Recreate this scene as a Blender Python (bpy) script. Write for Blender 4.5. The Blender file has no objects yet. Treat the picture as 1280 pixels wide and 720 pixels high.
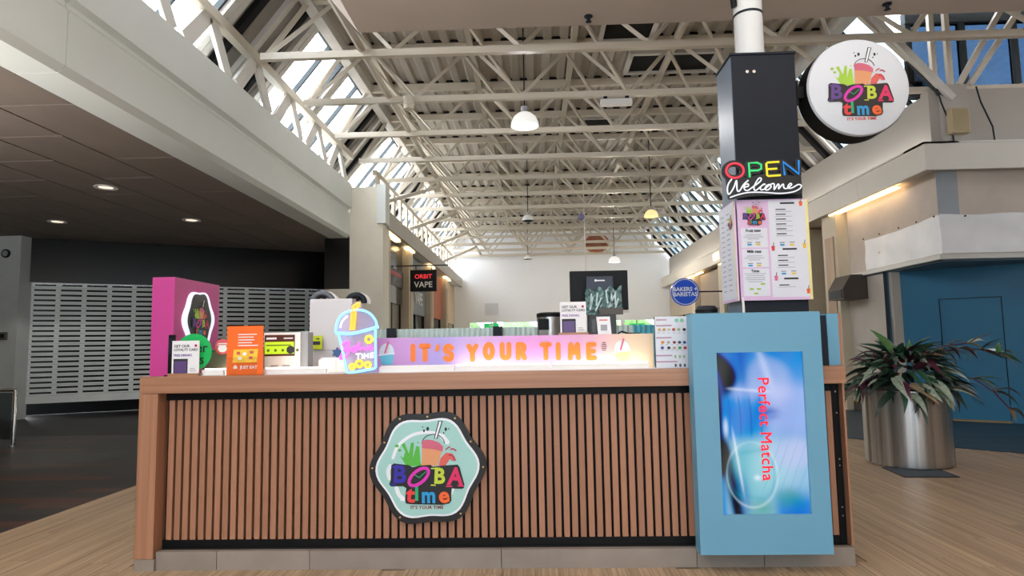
import bpy, bmesh, math, random
from mathutils import Vector, Matrix, Euler
random.seed(7)
SC = bpy.context.scene
COL = SC.collection
R = math.radians

# ------------------------------------------------------------------ camera
F_PX, CAM_H = 800.0, 1.35
_y, _p, _r = R(1.82), R(5.12), R(0.98)
FW = Vector((-math.sin(_y)*math.cos(_p), math.cos(_y)*math.cos(_p), math.sin(_p)))
_rt = Vector((math.cos(_y), math.sin(_y), 0)); _up = _rt.cross(FW)
RT = math.cos(_r)*_rt - math.sin(_r)*_up
UP = math.cos(_r)*_up + math.sin(_r)*_rt
cam_d = bpy.data.cameras.new('camera'); cam = bpy.data.objects.new('camera', cam_d); COL.objects.link(cam)
cam_d.sensor_width = 36; cam_d.lens = F_PX/1280*36; cam_d.clip_start = .05; cam_d.clip_end = 300
m = Matrix((RT, UP, -FW)).transposed().to_4x4(); m.translation = (0, 0, CAM_H); cam.matrix_world = m
SC.camera = cam

def ray(x, y): return FW*F_PX + RT*(x-640) - UP*(y-360)
def at(x, y, Y): d = ray(x, y); return d*(Y/d.y) + Vector((0, 0, CAM_H))
def atX(x, y, X): d = ray(x, y); return d*(X/d.x) + Vector((0, 0, CAM_H))
def atZ(x, y, Z): d = ray(x, y); return d*((Z-CAM_H)/d.z) + Vector((0, 0, CAM_H))

# ------------------------------------------------------------------ world, exposure
SC.view_settings.view_transform = 'Standard'; SC.view_settings.look = 'None'
SC.view_settings.exposure = 0.5; SC.view_settings.gamma = 1.0
W = bpy.data.worlds.new('sky'); SC.world = W; W.use_nodes = True
nt = W.node_tree; nt.nodes.clear()
tc = nt.nodes.new('ShaderNodeTexCoord')
no = nt.nodes.new('ShaderNodeTexNoise'); no.inputs['Scale'].default_value = 2.2; no.inputs['Detail'].default_value = 6
rp = nt.nodes.new('ShaderNodeValToRGB'); rp.color_ramp.elements[0].position = .30; rp.color_ramp.elements[1].position = .52
rp.color_ramp.elements[0].color = (.55, .75, 1.0, 1); rp.color_ramp.elements[1].color = (1, 1, 1.02, 1)
bg = nt.nodes.new('ShaderNodeBackground'); bg.inputs['Strength'].default_value = 9.0
wo = nt.nodes.new('ShaderNodeOutputWorld')
nt.links.new(tc.outputs['Generated'], no.inputs['Vector']); nt.links.new(no.outputs['Fac'], rp.inputs['Fac'])
nt.links.new(rp.outputs['Color'], bg.inputs['Color']); nt.links.new(bg.outputs['Background'], wo.inputs['Surface'])

# added fill lights, unseen: two brighten the roof deck, two the near ceilings
def area(name, loc, rot, sx, sy, watts, color=(1, 1, 1)):
    l = bpy.data.lights.new(name, 'AREA'); l.shape = 'RECTANGLE'; l.size = sx; l.size_y = sy; l.energy = watts; l.color = color
    o = bpy.data.objects.new(name, l); COL.objects.link(o); o.location = loc; o.rotation_euler = rot; return o
area('ledge_fill', (6.12, 19.5, 4.34), (R(180), R(20), 0), .25, 19, 30, (1, .97, .93))
area('ledge_fill', (-3.9, 21.8, 4.5), (R(180), R(-20), 0), .2, 14.5, 150, (1, .97, .93))
area('walkway_fill', (2.5, .2, 2.9), (R(180), 0, 0), 8, 3, 480, (1, .95, .9))
area('shopfront_fill', (-7.0, 2.6, 1.6), (R(180), 0, 0), 3, 3, 380, (1, .95, .9))
EM = .71
# ------------------------------------------------------------------ materials
def lin(h):
    if not isinstance(h, str): return tuple(h)
    h = h.lstrip('#'); o = []
    for i in (0, 2, 4):
        c = int(h[i:i+2], 16)/255; o.append(c/12.92 if c <= .04045 else ((c+.055)/1.055)**2.4)
    return tuple(o)
MATS = {}
def mat(name, rgb, rough=.5, metal=0.0, var=.08, scale=3.0, bump=0.0, rand=0.0, spec=.5, coat=0.0):
    if name in MATS: return MATS[name]
    M = bpy.data.materials.new(name); M.use_nodes = True; n = M.node_tree; b = n.nodes['Principled BSDF']
    c = lin(rgb); b.inputs['Roughness'].default_value = rough; b.inputs['Metallic'].default_value = metal
    b.inputs['Specular IOR Level'].default_value = spec; b.inputs['Coat Weight'].default_value = coat
    t = n.nodes.new('ShaderNodeTexCoord'); ns = n.nodes.new('ShaderNodeTexNoise')
    ns.inputs['Scale'].default_value = scale; ns.inputs['Detail'].default_value = 5
    n.links.new(t.outputs['Object'], ns.inputs['Vector'])
    mr = n.nodes.new('ShaderNodeMapRange'); mr.inputs['From Min'].default_value = .25; mr.inputs['From Max'].default_value = .75
    mr.inputs['To Min'].default_value = 1-var; mr.inputs['To Max'].default_value = 1+var
    n.links.new(ns.outputs['Fac'], mr.inputs['Value'])
    hs = n.nodes.new('ShaderNodeHueSaturation'); hs.inputs['Color'].default_value = (*c, 1)
    if rand:
        oi = n.nodes.new('ShaderNodeObjectInfo'); m2 = n.nodes.new('ShaderNodeMapRange')
        m2.inputs['To Min'].default_value = 1-rand; m2.inputs['To Max'].default_value = 1+rand
        mu = n.nodes.new('ShaderNodeMath'); mu.operation = 'MULTIPLY'
        n.links.new(oi.outputs['Random'], m2.inputs['Value']); n.links.new(m2.outputs['Result'], mu.inputs[0])
        n.links.new(mr.outputs['Result'], mu.inputs[1]); n.links.new(mu.outputs['Value'], hs.inputs['Value'])
    else: n.links.new(mr.outputs['Result'], hs.inputs['Value'])
    n.links.new(hs.outputs['Color'], b.inputs['Base Color'])
    if bump:
        bp = n.nodes.new('ShaderNodeBump'); bp.inputs['Strength'].default_value = bump; bp.inputs['Distance'].default_value = .01
        n.links.new(ns.outputs['Fac'], bp.inputs['Height']); n.links.new(bp.outputs['Normal'], b.inputs['Normal'])
    MATS[name] = M; return M
def wood(name, c1, c2, axis, rough=.45, fine=40.0, along=1.5, rand=.12, coat=0.0, metal=0.0, spec=.5):
    if name in MATS: return MATS[name]
    M = bpy.data.materials.new(name); M.use_nodes = True; n = M.node_tree; b = n.nodes['Principled BSDF']
    b.inputs['Roughness'].default_value = rough; b.inputs['Coat Weight'].default_value = coat; b.inputs['Metallic'].default_value = metal
    b.inputs['Specular IOR Level'].default_value = spec
    t = n.nodes.new('ShaderNodeTexCoord'); mp = n.nodes.new('ShaderNodeMapping')
    s = [fine, fine, fine]; s['xyz'.index(axis)] = along; mp.inputs['Scale'].default_value = s
    ns = n.nodes.new('ShaderNodeTexNoise'); ns.noise_dimensions = '4D'; ns.inputs['Scale'].default_value = 1; ns.inputs['Detail'].default_value = 4
    oi = n.nodes.new('ShaderNodeObjectInfo'); mw = n.nodes.new('ShaderNodeMath'); mw.operation = 'MULTIPLY'; mw.inputs[1].default_value = 30
    n.links.new(oi.outputs['Random'], mw.inputs[0]); n.links.new(mw.outputs[0], ns.inputs['W'])
    n.links.new(t.outputs['Object'], mp.inputs['Vector']); n.links.new(mp.outputs['Vector'], ns.inputs['Vector'])
    cr = n.nodes.new('ShaderNodeValToRGB'); cr.color_ramp.elements[0].position = .3; cr.color_ramp.elements[1].position = .7
    cr.color_ramp.elements[0].color = (*lin(c1), 1); cr.color_ramp.elements[1].color = (*lin(c2), 1)
    n.links.new(ns.outputs['Fac'], cr.inputs['Fac'])
    hs = n.nodes.new('ShaderNodeHueSaturation'); m2 = n.nodes.new('ShaderNodeMapRange')
    m2.inputs['To Min'].default_value = 1-rand; m2.inputs['To Max'].default_value = 1+rand
    n.links.new(oi.outputs['Random'], m2.inputs['Value']); n.links.new(m2.outputs['Result'], hs.inputs['Value'])
    n.links.new(cr.outputs['Color'], hs.inputs['Color']); n.links.new(hs.outputs['Color'], b.inputs['Base Color'])
    MATS[name] = M; return M
def emit(name, rgb, s=1.0):
    if name in MATS: return MATS[name]
    M = bpy.data.materials.new(name); M.use_nodes = True; n = M.node_tree; b = n.nodes['Principled BSDF']
    c = lin(rgb); b.inputs['Base Color'].default_value = (*[x*.6 for x in c], 1)
    b.inputs['Emission Color'].default_value = (*c, 1); b.inputs['Emission Strength'].default_value = s*EM; b.inputs['Roughness'].default_value = .4
    MATS[name] = M; return M
def glass(name, tint, gloss=.08, rough=.03, lo=.85):
    if name in MATS: return MATS[name]
    M = bpy.data.materials.new(name); M.use_nodes = True; n = M.node_tree; n.nodes.clear()
    o = n.nodes.new('ShaderNodeOutputMaterial'); mx = n.nodes.new('ShaderNodeMixShader'); mx.inputs['Fac'].default_value = gloss
    tr = n.nodes.new('ShaderNodeBsdfTransparent'); gl = n.nodes.new('ShaderNodeBsdfGlossy'); gl.inputs['Roughness'].default_value = rough
    ns = n.nodes.new('ShaderNodeTexNoise'); ns.inputs['Scale'].default_value = 2.5; cr = n.nodes.new('ShaderNodeValToRGB')
    c = lin(tint); cr.color_ramp.elements[0].color = (*[x*lo for x in c], 1); cr.color_ramp.elements[1].color = (*[min(1, x*1.1) for x in c], 1)
    n.links.new(ns.outputs['Fac'], cr.inputs['Fac']); n.links.new(cr.outputs['Color'], tr.inputs['Color'])
    n.links.new(tr.outputs[0], mx.inputs[1]); n.links.new(gl.outputs[0], mx.inputs[2]); n.links.new(mx.outputs[0], o.inputs['Surface'])
    MATS[name] = M; return M

WHITE = mat('white_paint', '#d9d6d0', .5, var=.04)
WHITE_STEEL = mat('white_steel', '#cbc2b2', .42, var=.08, scale=1.5)
DECK = mat('deck_metal', '#b3ada3', .5, var=.12, scale=.6)
BEIGE = mat('beige_soffit', '#b3a69b', .8, var=.04, scale=1.2, bump=.05)
FASCIA = mat('fascia_panel', '#dde1dd', .45, var=.05, scale=.8)
FASCIA_R = mat('fascia_right', '#d9d4cb', .5, var=.06, scale=.8)
PLASTER = mat('plaster_wall', '#a69f98', .8, var=.08, scale=1.5, bump=.05)
FARW = mat('far_wall_paint', '#edf0f4', .7, var=.04, scale=.4)
CEILT = mat('ceiling_tile', '#7d7168', .7, var=.08, scale=2, rand=.04)
BLACK = mat('black_laminate', '#09090b', .5, var=.1, spec=.2)
BLACKG = mat('black_gloss', '#050506', .25, var=.1, spec=.3)
CHAR = mat('charcoal_metal', '#171e29', .5, var=.08, spec=.25)
CHARS = mat('charcoal_lit_side', '#56667a', .35, var=.1)  # paler charcoal paints the lit left side of the tower
SHUT = mat('shutter_metal', '#dadfe0', .42, metal=.1, var=.08)
DARKV = mat('dark_void', '#08080a', .9, var=.1)
STEEL = wood('brushed_steel', '#77736f', '#dad7d4', 'z', .3, 13, .25, .02, 0, .95)
CHROME = mat('polished_steel', '#b5b5b5', .2, metal=1, var=.05)
OAK = wood('oak_laminate', '#94684f', '#a97c62', 'z', .42, 60, 1.2, .05)
OAKX = wood('oak_worktop', '#94684f', '#ae8266', 'x', .38, 60, 1.0, .04)
SLAT = wood('slat_wood', '#8f634c', '#a97a5f', 'z', .5, 55, 1.2, .09)
PLANK = wood('light_plank', '#715b44', '#b9a184', 'y', .42, 15, .9, .10, spec=.4)
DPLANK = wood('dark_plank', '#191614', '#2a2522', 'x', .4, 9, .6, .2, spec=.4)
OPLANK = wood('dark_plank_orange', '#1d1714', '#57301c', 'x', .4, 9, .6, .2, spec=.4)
BFLOOR = wood('blue_floor', '#172a38', '#27404f', 'x', .5, 6, .5, .1)
KICK = mat('kick_tile', '#8a8078', .35, var=.12, scale=5, rand=.06, coat=.1)
BLUEK = mat('kiosk_blue', '#639bb8', .45, var=.02)
BLUEW = mat('hoarding_blue', '#006489', .5, var=.06, scale=1.5)
BANNERW = mat('banner_vinyl', '#f2f2f4', .5, var=.05, scale=3)
PINK = mat('pink_laminate', '#bf3c8b', .45, var=.03)
CARD = mat('white_card', '#e6e6ea', .6, var=.02)
INK = mat('ink', '#2a2a30', .7, var=.02)
GREYINK = mat('grey_ink', '#9a9aa2', .7, var=.02)
PURPLEINK = mat('purple_ink', '#6b4a9c', .7, var=.02)
TEAL = mat('teal_panel', '#2fa5bd', .5, var=.04)
ORANGE = mat('orange_card', '#f26a12', .5, var=.03)
WHITE_P = mat('white_plastic', '#e4e2df', .35, var=.03)
GREYP = mat('grey_plastic', '#9ea0a4', .4, var=.04)
GLASSL = glass('skylight_glass', '#f4f7fa', .05)
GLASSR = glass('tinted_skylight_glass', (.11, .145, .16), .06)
GLASSB = glass('deep_blue_glass', (.085, .125, .175), .04)
GLASSC = glass('clear_glass', '#dfe6e6', .12)
GLASSE = glass('light_opening_glass', '#c0c4c4', .12)
ACRYL = glass('clear_acrylic', '#fdfdfd', .05, .03, .98)
LED = emit('led_white', '#ffeed6', 7)
WARM = emit('cove_warm', '#ffd9a0', 5)

GLOWACR = glass('lit_acrylic', '#f2eef8', .3); _n = GLOWACR.node_tree
_d = _n.nodes.new('ShaderNodeBsdfDiffuse'); _d.inputs['Color'].default_value = (.75, .68, .9, 1)  # lavender diffuse: neon glow on the board put into its colour
_m = [x for x in _n.nodes if x.type == 'MIX_SHADER'][0]; _n.links.new(_d.outputs[0], _m.inputs[2])
# ------------------------------------------------------------------ mesh builder
class MB:
    def __init__(s): s.v = []; s.f = []
    def add(s, vs, fs):
        o = len(s.v); s.v += [tuple(v) for v in vs]; s.f += [tuple(i+o for i in f) for f in fs]; return s
    def box(s, x0, x1, y0, y1, z0, z1):
        return s.add([(x, y, z) for z in (z0, z1) for y in (y0, y1) for x in (x0, x1)],
                     [(0, 2, 3, 1), (4, 5, 7, 6), (0, 1, 5, 4), (2, 6, 7, 3), (0, 4, 6, 2), (1, 3, 7, 5)])
    def bar(s, p, q, w, h=None, up=(0, 0, 1)):
        p, q = Vector(p), Vector(q); d = (q-p).normalized(); h = h or w; u = Vector(up)
        if abs(d.dot(u)) > .98: u = Vector((0, 1, 0))
        a = d.cross(u).normalized(); b = a.cross(d).normalized()
        vs = [e + a*(sx*w/2) + b*(sz*h/2) for e in (p, q) for sx, sz in ((-1, -1), (1, -1), (1, 1), (-1, 1))]
        return s.add(vs, [(0, 1, 2, 3), (7, 6, 5, 4), (0, 4, 5, 1), (1, 5, 6, 2), (2, 6, 7, 3), (3, 7, 4, 0)])
    def tube(s, pts, r, n=8, closed=False):
        P = [Vector(p) for p in pts]; N = len(P); rings = []; pa = None
        for i, p in enumerate(P):
            a = P[i-1] if (i or closed) else P[i]; b = P[(i+1) % N] if (i < N-1 or closed) else P[i]
            d = (b-a).normalized()
            u = pa if pa is not None else (Vector((0, 1, 0)) if abs(d.y) < .9 else Vector((1, 0, 0)))
            x = (u - d*u.dot(d)).normalized(); pa = x; y = d.cross(x)
            rings.append([p + (x*math.cos(2*math.pi*k/n) + y*math.sin(2*math.pi*k/n))*r for k in range(n)])
        vs = [v for rg in rings for v in rg]; fs = []
        for i in range(N if closed else N-1):
            j = (i+1) % N
            for k in range(n): fs.append((i*n+k, i*n+(k+1) % n, j*n+(k+1) % n, j*n+k))
        if not closed: fs += [tuple(range(n-1, -1, -1)), tuple((N-1)*n+k for k in range(n))]
        return s.add(vs, fs)
    def lathe(s, prof, n=24, c=(0, 0, 0)):
        vs = [(c[0]+r*math.cos(2*math.pi*k/n), c[1]+r*math.sin(2*math.pi*k/n), c[2]+z) for r, z in prof for k in range(n)]
        fs = [(i*n+k, i*n+(k+1) % n, (i+1)*n+(k+1) % n, (i+1)*n+k) for i in range(len(prof)-1) for k in range(n)]
        if prof[0][0] > 1e-4: fs.append(tuple(range(n-1, -1, -1)))
        if prof[-1][0] > 1e-4: fs.append(tuple((len(prof)-1)*n+k for k in range(n)))
        return s.add(vs, fs)
    def prism(s, poly, y0, y1):                     # polygon in (x, z), facing -y
        n = len(poly); a = sum(poly[i][0]*poly[(i+1) % n][1]-poly[(i+1) % n][0]*poly[i][1] for i in range(n))
        if a < 0: poly = poly[::-1]
        vs = [(x, y0, z) for x, z in poly] + [(x, y1, z) for x, z in poly]
        fs = [tuple(range(n)), tuple(range(2*n-1, n-1, -1))] + [(i, i+n, (i+1) % n+n, (i+1) % n) for i in range(n)]
        return s.add(vs, fs)
    def disc(s, cx, cz, rx, y0, y1, rz=None, n=20, rot=0):
        rz = rz or rx; c, q = math.cos(rot), math.sin(rot); P = []
        for k in range(n):
            a = 2*math.pi*k/n; x, z = rx*math.cos(a), rz*math.sin(a); P.append((cx+x*c-z*q, cz+x*q+z*c))
        return s.prism(P, y0, y1)
    def stroke(s, pts, w, y0, y1, n=10):            # flat round-ended stroke in (x, z)
        for i in range(len(pts)-1):
            (x0, z0), (x1, z1) = pts[i], pts[i+1]; L = math.hypot(x1-x0, z1-z0) or 1e-6
            nx, nz = -(z1-z0)/L*w/2, (x1-x0)/L*w/2
            s.prism([(x0+nx, z0+nz), (x0-nx, z0-nz), (x1-nx, z1-nz), (x1+nx, z1+nz)], y0-i*1.5e-5, y1)
        for i, (x, z) in enumerate(pts): s.disc(x, z, w/2, y0-(len(pts)+i)*1.5e-5, y1, n=n)
        return s
    def build(s, name, material, parent=None, smooth=False, kind=None, bevel=0, label=None):
        me = bpy.data.meshes.new(name); me.from_pydata(s.v, [], s.f); me.update()
        if bevel:
            b = bmesh.new(); b.from_mesh(me)
            bmesh.ops.bevel(b, geom=b.edges[:], offset=bevel, segments=2, affect='EDGES', profile=.7); b.to_mesh(me); b.free()
        if smooth:
            me.polygons.foreach_set('use_smooth', [True]*len(me.polygons)); me.set_sharp_from_angle(angle=R(40))
        me.materials.append(material)
        o = bpy.data.objects.new(name, me); COL.objects.link(o); o.parent = parent
        if kind: o['kind'] = kind
        if label: o['label'] = label
        return o
def tag(o, label, cat, group=None, kind=None):
    o['label'] = label; o['category'] = cat
    if group: o['group'] = group
    if kind: o['kind'] = kind
    return o
def thing(name, label, cat, loc=(0, 0, 0), rotz=0, group=None):
    o = bpy.data.objects.new(name, None); COL.objects.link(o); o.location = loc; o.rotation_euler = (0, 0, rotz)
    o.empty_display_size = .1
    return tag(o, label, cat, group)
def struct(name, mb, material, parent=None, **k): return mb.build(name, material, parent, kind='structure', **k)
def bx(name, material, parent, x0, x1, y0, y1, z0, z1, bevel=0, **k):
    return MB().box(x0, x1, y0, y1, z0, z1).build(name, material, parent, bevel=bevel, **k)
UNIT = {}
def cube(name, material, parent, p, q=None, w=.05, h=None, size=None):   # shared unit cube stretched as a bar or a box
    if material.name not in UNIT:
        me = bpy.data.meshes.new('unit_bar'); b = MB().box(-.5, .5, -.5, .5, -.5, .5)
        me.from_pydata(b.v, [], b.f); me.materials.append(material); UNIT[material.name] = me
    o = bpy.data.objects.new(name, UNIT[material.name]); COL.objects.link(o)
    if size: mt = Matrix.Translation(p) @ Matrix.Diagonal((*size, 1))
    else:
        p, q = Vector(p), Vector(q); d = q-p; L = d.length
        mt = Matrix.Translation((p+q)/2) @ d.to_track_quat('Y', 'Z').to_matrix().to_4x4() @ Matrix.Diagonal((w, L, h or w, 1))
    o.parent = parent; o.matrix_local = mt
    return o
def text(name, s, size, material, parent, x, z, y=0, rot=0, bold=0, shear=0, sx=1, align='CENTER', ex=.001, label=None, space=1):
    cu = bpy.data.curves.new('t', 'FONT'); cu.body = s; cu.size = size; cu.offset = bold*size; cu.shear = shear
    cu.align_x = align; cu.align_y = 'CENTER'; cu.extrude = ex; cu.resolution_u = 3; cu.space_character = space
    t = bpy.data.objects.new('t', cu); COL.objects.link(t)
    me = bpy.data.meshes.new_from_object(t); bpy.data.objects.remove(t); bpy.data.curves.remove(cu)
    c, q = math.cos(rot), math.sin(rot)
    for v in me.vertices:
        a, b, d = v.co.x*sx, v.co.y, v.co.z
        v.co = (x+a*c-b*q, y-d-ex, z+a*q+b*c)
    me.name = name; me.materials.clear(); me.materials.append(material)
    o = bpy.data.objects.new(name, me); COL.objects.link(o); o.parent = parent
    if label: o['label'] = label
    return o
def smooth_pts(P, n=6, closed=False):
    P = [Vector((*p, 0)) if len(p) == 2 else Vector(p) for p in P]; N = len(P); out = []
    for i in range(N if closed else N-1):
        a = P[(i-1) % N] if (closed or i) else P[0]; b = P[i]; c = P[(i+1) % N]; d = P[(i+2) % N] if (closed or i+2 < N) else P[-1]
        for k in range(n):
            t = k/n; out.append(.5*((2*b) + (c-a)*t + (2*a-5*b+4*c-d)*t*t + (3*b-a-3*c+d)*t**3))
    if not closed: out.append(P[-1])
    return [(v.x, v.y) for v in out]
def arc(cx, cz, rx, rz, a0, a1, n=10): return [(cx+rx*math.cos(R(a0+(a1-a0)*k/n)), cz+rz*math.sin(R(a0+(a1-a0)*k/n))) for k in range(n+1)]

# ================================================================== SETTING
# floors -----------------------------------------------------------
FX = -4.06
fl = struct('floor', MB().box(FX, 14, -6, 40, -.06, -.006), mat('light_floor_base', '#8a7458', .5, var=.15, scale=2))
def diag(x, y): return x+y > 13.42 and x > 4.25
y0 = 3.0
col = 0
x = FX
while x < 5.9:
    w = .148
    if x + w < -2.45 or x > 1.88: ys, ye = 3.0, 9.2
    else: ys, ye = 3.0, 4.1
    yy = ys - (col % 4)*.3 - (col % 3)*.07
    while yy < ye:
        a, b = max(yy, ys), min(yy+1.3, ye)
        lim = 13.40-(x+w) if x+w > 4.25 else 9.2
        b2 = min(b, lim)
        ok = b2-a > .1
        vis = not (x > -2.5 and x < 1.95 and a > 4.0)
        if ok and vis: cube('plank', PLANK, fl, (x+w/2, (a+b2)/2, -.004), size=(w-.002, b2-a-.002, .008))
        yy += 1.3
    x += w; col += 1
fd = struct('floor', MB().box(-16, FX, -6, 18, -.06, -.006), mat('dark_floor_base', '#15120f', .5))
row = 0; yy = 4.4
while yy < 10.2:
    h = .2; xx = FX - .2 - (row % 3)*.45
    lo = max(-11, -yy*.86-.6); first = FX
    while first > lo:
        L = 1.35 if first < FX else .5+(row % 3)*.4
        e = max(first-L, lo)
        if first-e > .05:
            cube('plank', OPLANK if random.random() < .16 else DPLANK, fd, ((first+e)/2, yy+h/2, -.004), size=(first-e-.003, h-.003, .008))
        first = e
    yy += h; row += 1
P1 = [(4.25, 9.17), (6.0, 7.42), (14, 7.42-8), (14, 13), (4.25, 13)]
bf = MB(); n = len(P1)
bf.add([(a, b, -.005) for a, b in P1]+[(a, b, .002) for a, b in P1], [tuple(range(n, 2*n))]+[(i, (i+1) % n, (i+1) % n+n, i+n) for i in range(n)])
struct('floor', bf, BFLOOR)

# roof deck: corrugated -------------------------------------------
def corrugated(x0, x1, y0, y1, z):
    b = MB(); xs = []; x = x0; k = 0
    prof = [(0, 0), (.11, 0), (.15, .05), (.26, .05)]
    while x < x1:
        for dx, dz in prof: xs.append((x+dx, z+dz))
        x += .30
    for i in range(len(xs)-1):
        (a, za), (c, zc) = xs[i], xs[i+1]
        b.add([(a, y0, za), (c, y0, zc), (c, y1, zc), (a, y1, za)], [(0, 3, 2, 1)])
    b.box(x0, xs[-1][0], y0, y1, z+.09, z+.12)
    return b
struct('ceiling', corrugated(-3.3, 5.2, -1, 29.4, 6.7), DECK)
struct('ceiling', corrugated(5.3, 11, -1, 10.2, 6.7), DECK)
for i in range(12):
    yq = 8.68+1.722*i+.47
    struct('trim_40', MB().box(-3.25, 5.15 if i else 11, yq-.04, yq+.08, 6.72, 6.75), DARKV)  # dark strips paint the shaded gaps above the top chords
# near soffit over the walkway
sof = MB().box(-1.85, 12, -6, 6.7, 4.8, 5.2)
sof.add([(-1.85, -6, 4.8), (-2.25, -6, 5.3), (-2.25, 6.7, 5.3), (-1.85, 6.7, 4.8), (-1.85, -6, 5.3), (-1.85, 6.7, 5.3)], [(0, 1, 2, 3), (3, 2, 5), (0, 4, 1)])
so = struct('ceiling', sof, BEIGE)
# left low ceiling of panels
lc = struct('ceiling', MB().box(-16, -4.5, -6, 18, 3.83, 3.9), mat('ceiling_backing', '#a79c90', .9))
xx = -4.5
while xx > -12:
    w = .79; yy = 4.2+(.0 if int((xx+20)/.79) % 2 else .9)
    while yy < 16.5:
        if xx-w > -yy*1.0-1.8: cube('ceiling_panel', CEILT, lc, (xx-w/2, yy+.9, 3.818), size=(w-.03, 1.775, .03))
        yy += 1.8
    xx -= w
# left beam with fascia panels
lb = struct('trim_1', MB().box(-4.62, -4.09, -6, 14, 3.84, 4.98), FASCIA)
for a, b in ((-6, 5.28), (5.29, 14)):
    p = MB(); pts = [(-4.5, 3.80), (-4.12, 3.80), (-4.05, 3.86), (-4.05, 4.36), (-4.075, 4.40), (-4.075, 4.44), (-4.0, 4.47), (-4.0, 5.0), (-4.5, 5.0)]
    n = len(pts); p.add([(u, a, v) for u, v in pts]+[(u, b, v) for u, v in pts],
                        [tuple(range(n)), tuple(range(2*n-1, n-1, -1))]+[(i, i+n, (i+1) % n+n, (i+1) % n) for i in range(n)])
    p.build('fascia_panel', FASCIA, lb)
struct('trim_2', MB().box(-4.1, -3.98, 4.0, 14, 5.58, 5.72), WHITE_STEEL)
rl = bpy.data.objects['trim_2']
yy = 4.4
while yy < 13.8:
    MB().bar((-4.04, yy, 5.0), (-4.04, yy+.55, 5.6), .2, .05, up=(1, 0, 0)).build('web_plate', WHITE, rl)
    MB().bar((-4.04, yy+1.1, 5.0), (-4.04, yy+.62, 5.6), .2, .05, up=(1, 0, 0)).build('web_plate', WHITE, rl)
    yy += 1.35
# column at the end of the beam
struct('trim_3', MB().box(-4.05, -3.3, 14, 14.6, 0, 4.95), mat('column_cream', '#e3dccb', .5, var=.04))
struct('trim_3', MB().box(-4.62, -4.05, 14.02, 14.5, 0, 2.66), MATS['column_cream'])
struct('trim_17', MB().box(-4.62, -4.06, 14.02, 14.5, 2.66, 3.8), BLACKG)
struct('trim_3', MB().box(-3.42, -3.22, 13.9, 14.3, 4.1, 4.98), FASCIA)

# skylights --------------------------------------------------------
FRAME = mat('skylight_frame', '#4b5154', .8, spec=.0); RAFT = mat('rafter_white', '#cbc8c2', .45)
GREYPANEL = mat('roof_lining', '#8f8b84', .7, var=.2, scale=2)
wn = 0
def skylight(side, ya, yb, dark):
    global wn
    if side < 0: A, B, gm = Vector((-4.92, 0, 4.75)), Vector((-3.36, 0, 6.72)), GLASSL
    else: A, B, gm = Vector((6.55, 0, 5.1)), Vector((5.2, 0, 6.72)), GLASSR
    wn += 1; t = (B-A); nn = Vector((-t.z, 0, t.x)).normalized()*(1 if side > 0 else -1)
    q = lambda s, y: (A.x+t.x*s, y, A.z+t.z*s)
    fr = MB()
    for y in (ya+.07, yb-.07): fr.bar(q(-.03, y), q(1.03, y), .12 if side < 0 else .08, .2 if side < 0 else .1, up=tuple(nn))
    f = struct('window_%d' % wn, fr, RAFT)
    if dark:
        MB().bar(q(0, (ya+yb)/2), q(1, (ya+yb)/2), yb-ya-.16, .04, up=tuple(nn)).build('lining_panel', GREYPANEL, f)
        MB().bar(q(0, ya+.35), q(1, ya+.35), .14, .2, up=tuple(nn)).build('rafter_gap_bar', DARKV, f)  # dark bars here and next paint the shaded gaps in the lining
        MB().bar(q(0, yb-.4), q(1, yb-.4), .10, .2, up=tuple(nn)).build('rafter_gap_bar', DARKV, f)
        MB().bar(q(.0, (ya+yb)/2), q(1, (ya+yb)/2), .12, .2, up=tuple(nn)).build('rafter_gap_bar', RAFT, f)
    else:
        ym = (ya+yb)/2
        MB().bar(q(.0, ym), q(1, ym), .045, .08, up=tuple(nn)).build('mullion', FRAME, f)
        hd = MB()
        for s0 in (.05, .95): hd.bar(q(s0, ya+.1), q(s0, yb-.1), .10, .10, up=(t.x, 0, t.z))
        hd.bar(q(0, ya+.17), q(1, ya+.17), .04, .08, up=tuple(nn)); hd.bar(q(0, yb-.17), q(1, yb-.17), .04, .08, up=tuple(nn))
        hd.build('frame', FRAME, f)
        for c, d in ((ya+.16, ym-.03), (ym+.03, yb-.16)):
            MB().add([q(.05, c), q(.05, d), q(.94, d), q(.94, c)], [(0, 1, 2, 3)]).build('pane', gm, f)
for k in range(-6, 12):
    ya = 9.8+1.72*k; yb = min(ya+1.72, 29.4)
    if yb-ya < .5: continue
    skylight(-1, ya, yb, k % 3 == 2)
    if ya > 9.5: skylight(1, ya, yb, k % 3 == 2)
# edge beams at top and bottom of the glazing
struct('trim_4', MB().box(-3.38, -3.2, -1, 29.4, 6.5, 6.72), RAFT)
struct('trim_5', MB().box(5.1, 5.3, 10, 29.4, 6.5, 6.72), RAFT)
# clerestory to the right above the corner shop
cw = struct('window_30', MB().box(6.2, 11, 10.28, 10.42, 5.25, 5.4).box(6.2, 11, 10.28, 10.42, 6.5, 6.7), FRAME)
for xm in (6.25, 7.12, 7.95, 8.9, 10): cube('mullion', FRAME, cw, (xm, 10.35, 5.95), size=(.09, .1, 1.2))
for a, b in ((6.3, 7.08), (7.17, 7.9), (8.0, 8.85), (8.95, 9.95)): bx('pane', GLASSB, cw, a, b, 10.35, 10.36, 5.4, 6.5)
cb = MB().add([(7.4, 10.2, 5.25), (9.6, 10.2, 5.25), (9.6, 10.2, 5.9), (7.4, 10.4, 5.25), (9.6, 10.4, 5.25), (9.6, 10.4, 5.9)], [(0, 1, 2), (3, 5, 4), (0, 2, 5, 3)])
struct('trim_6', cb, PLASTER)

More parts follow.
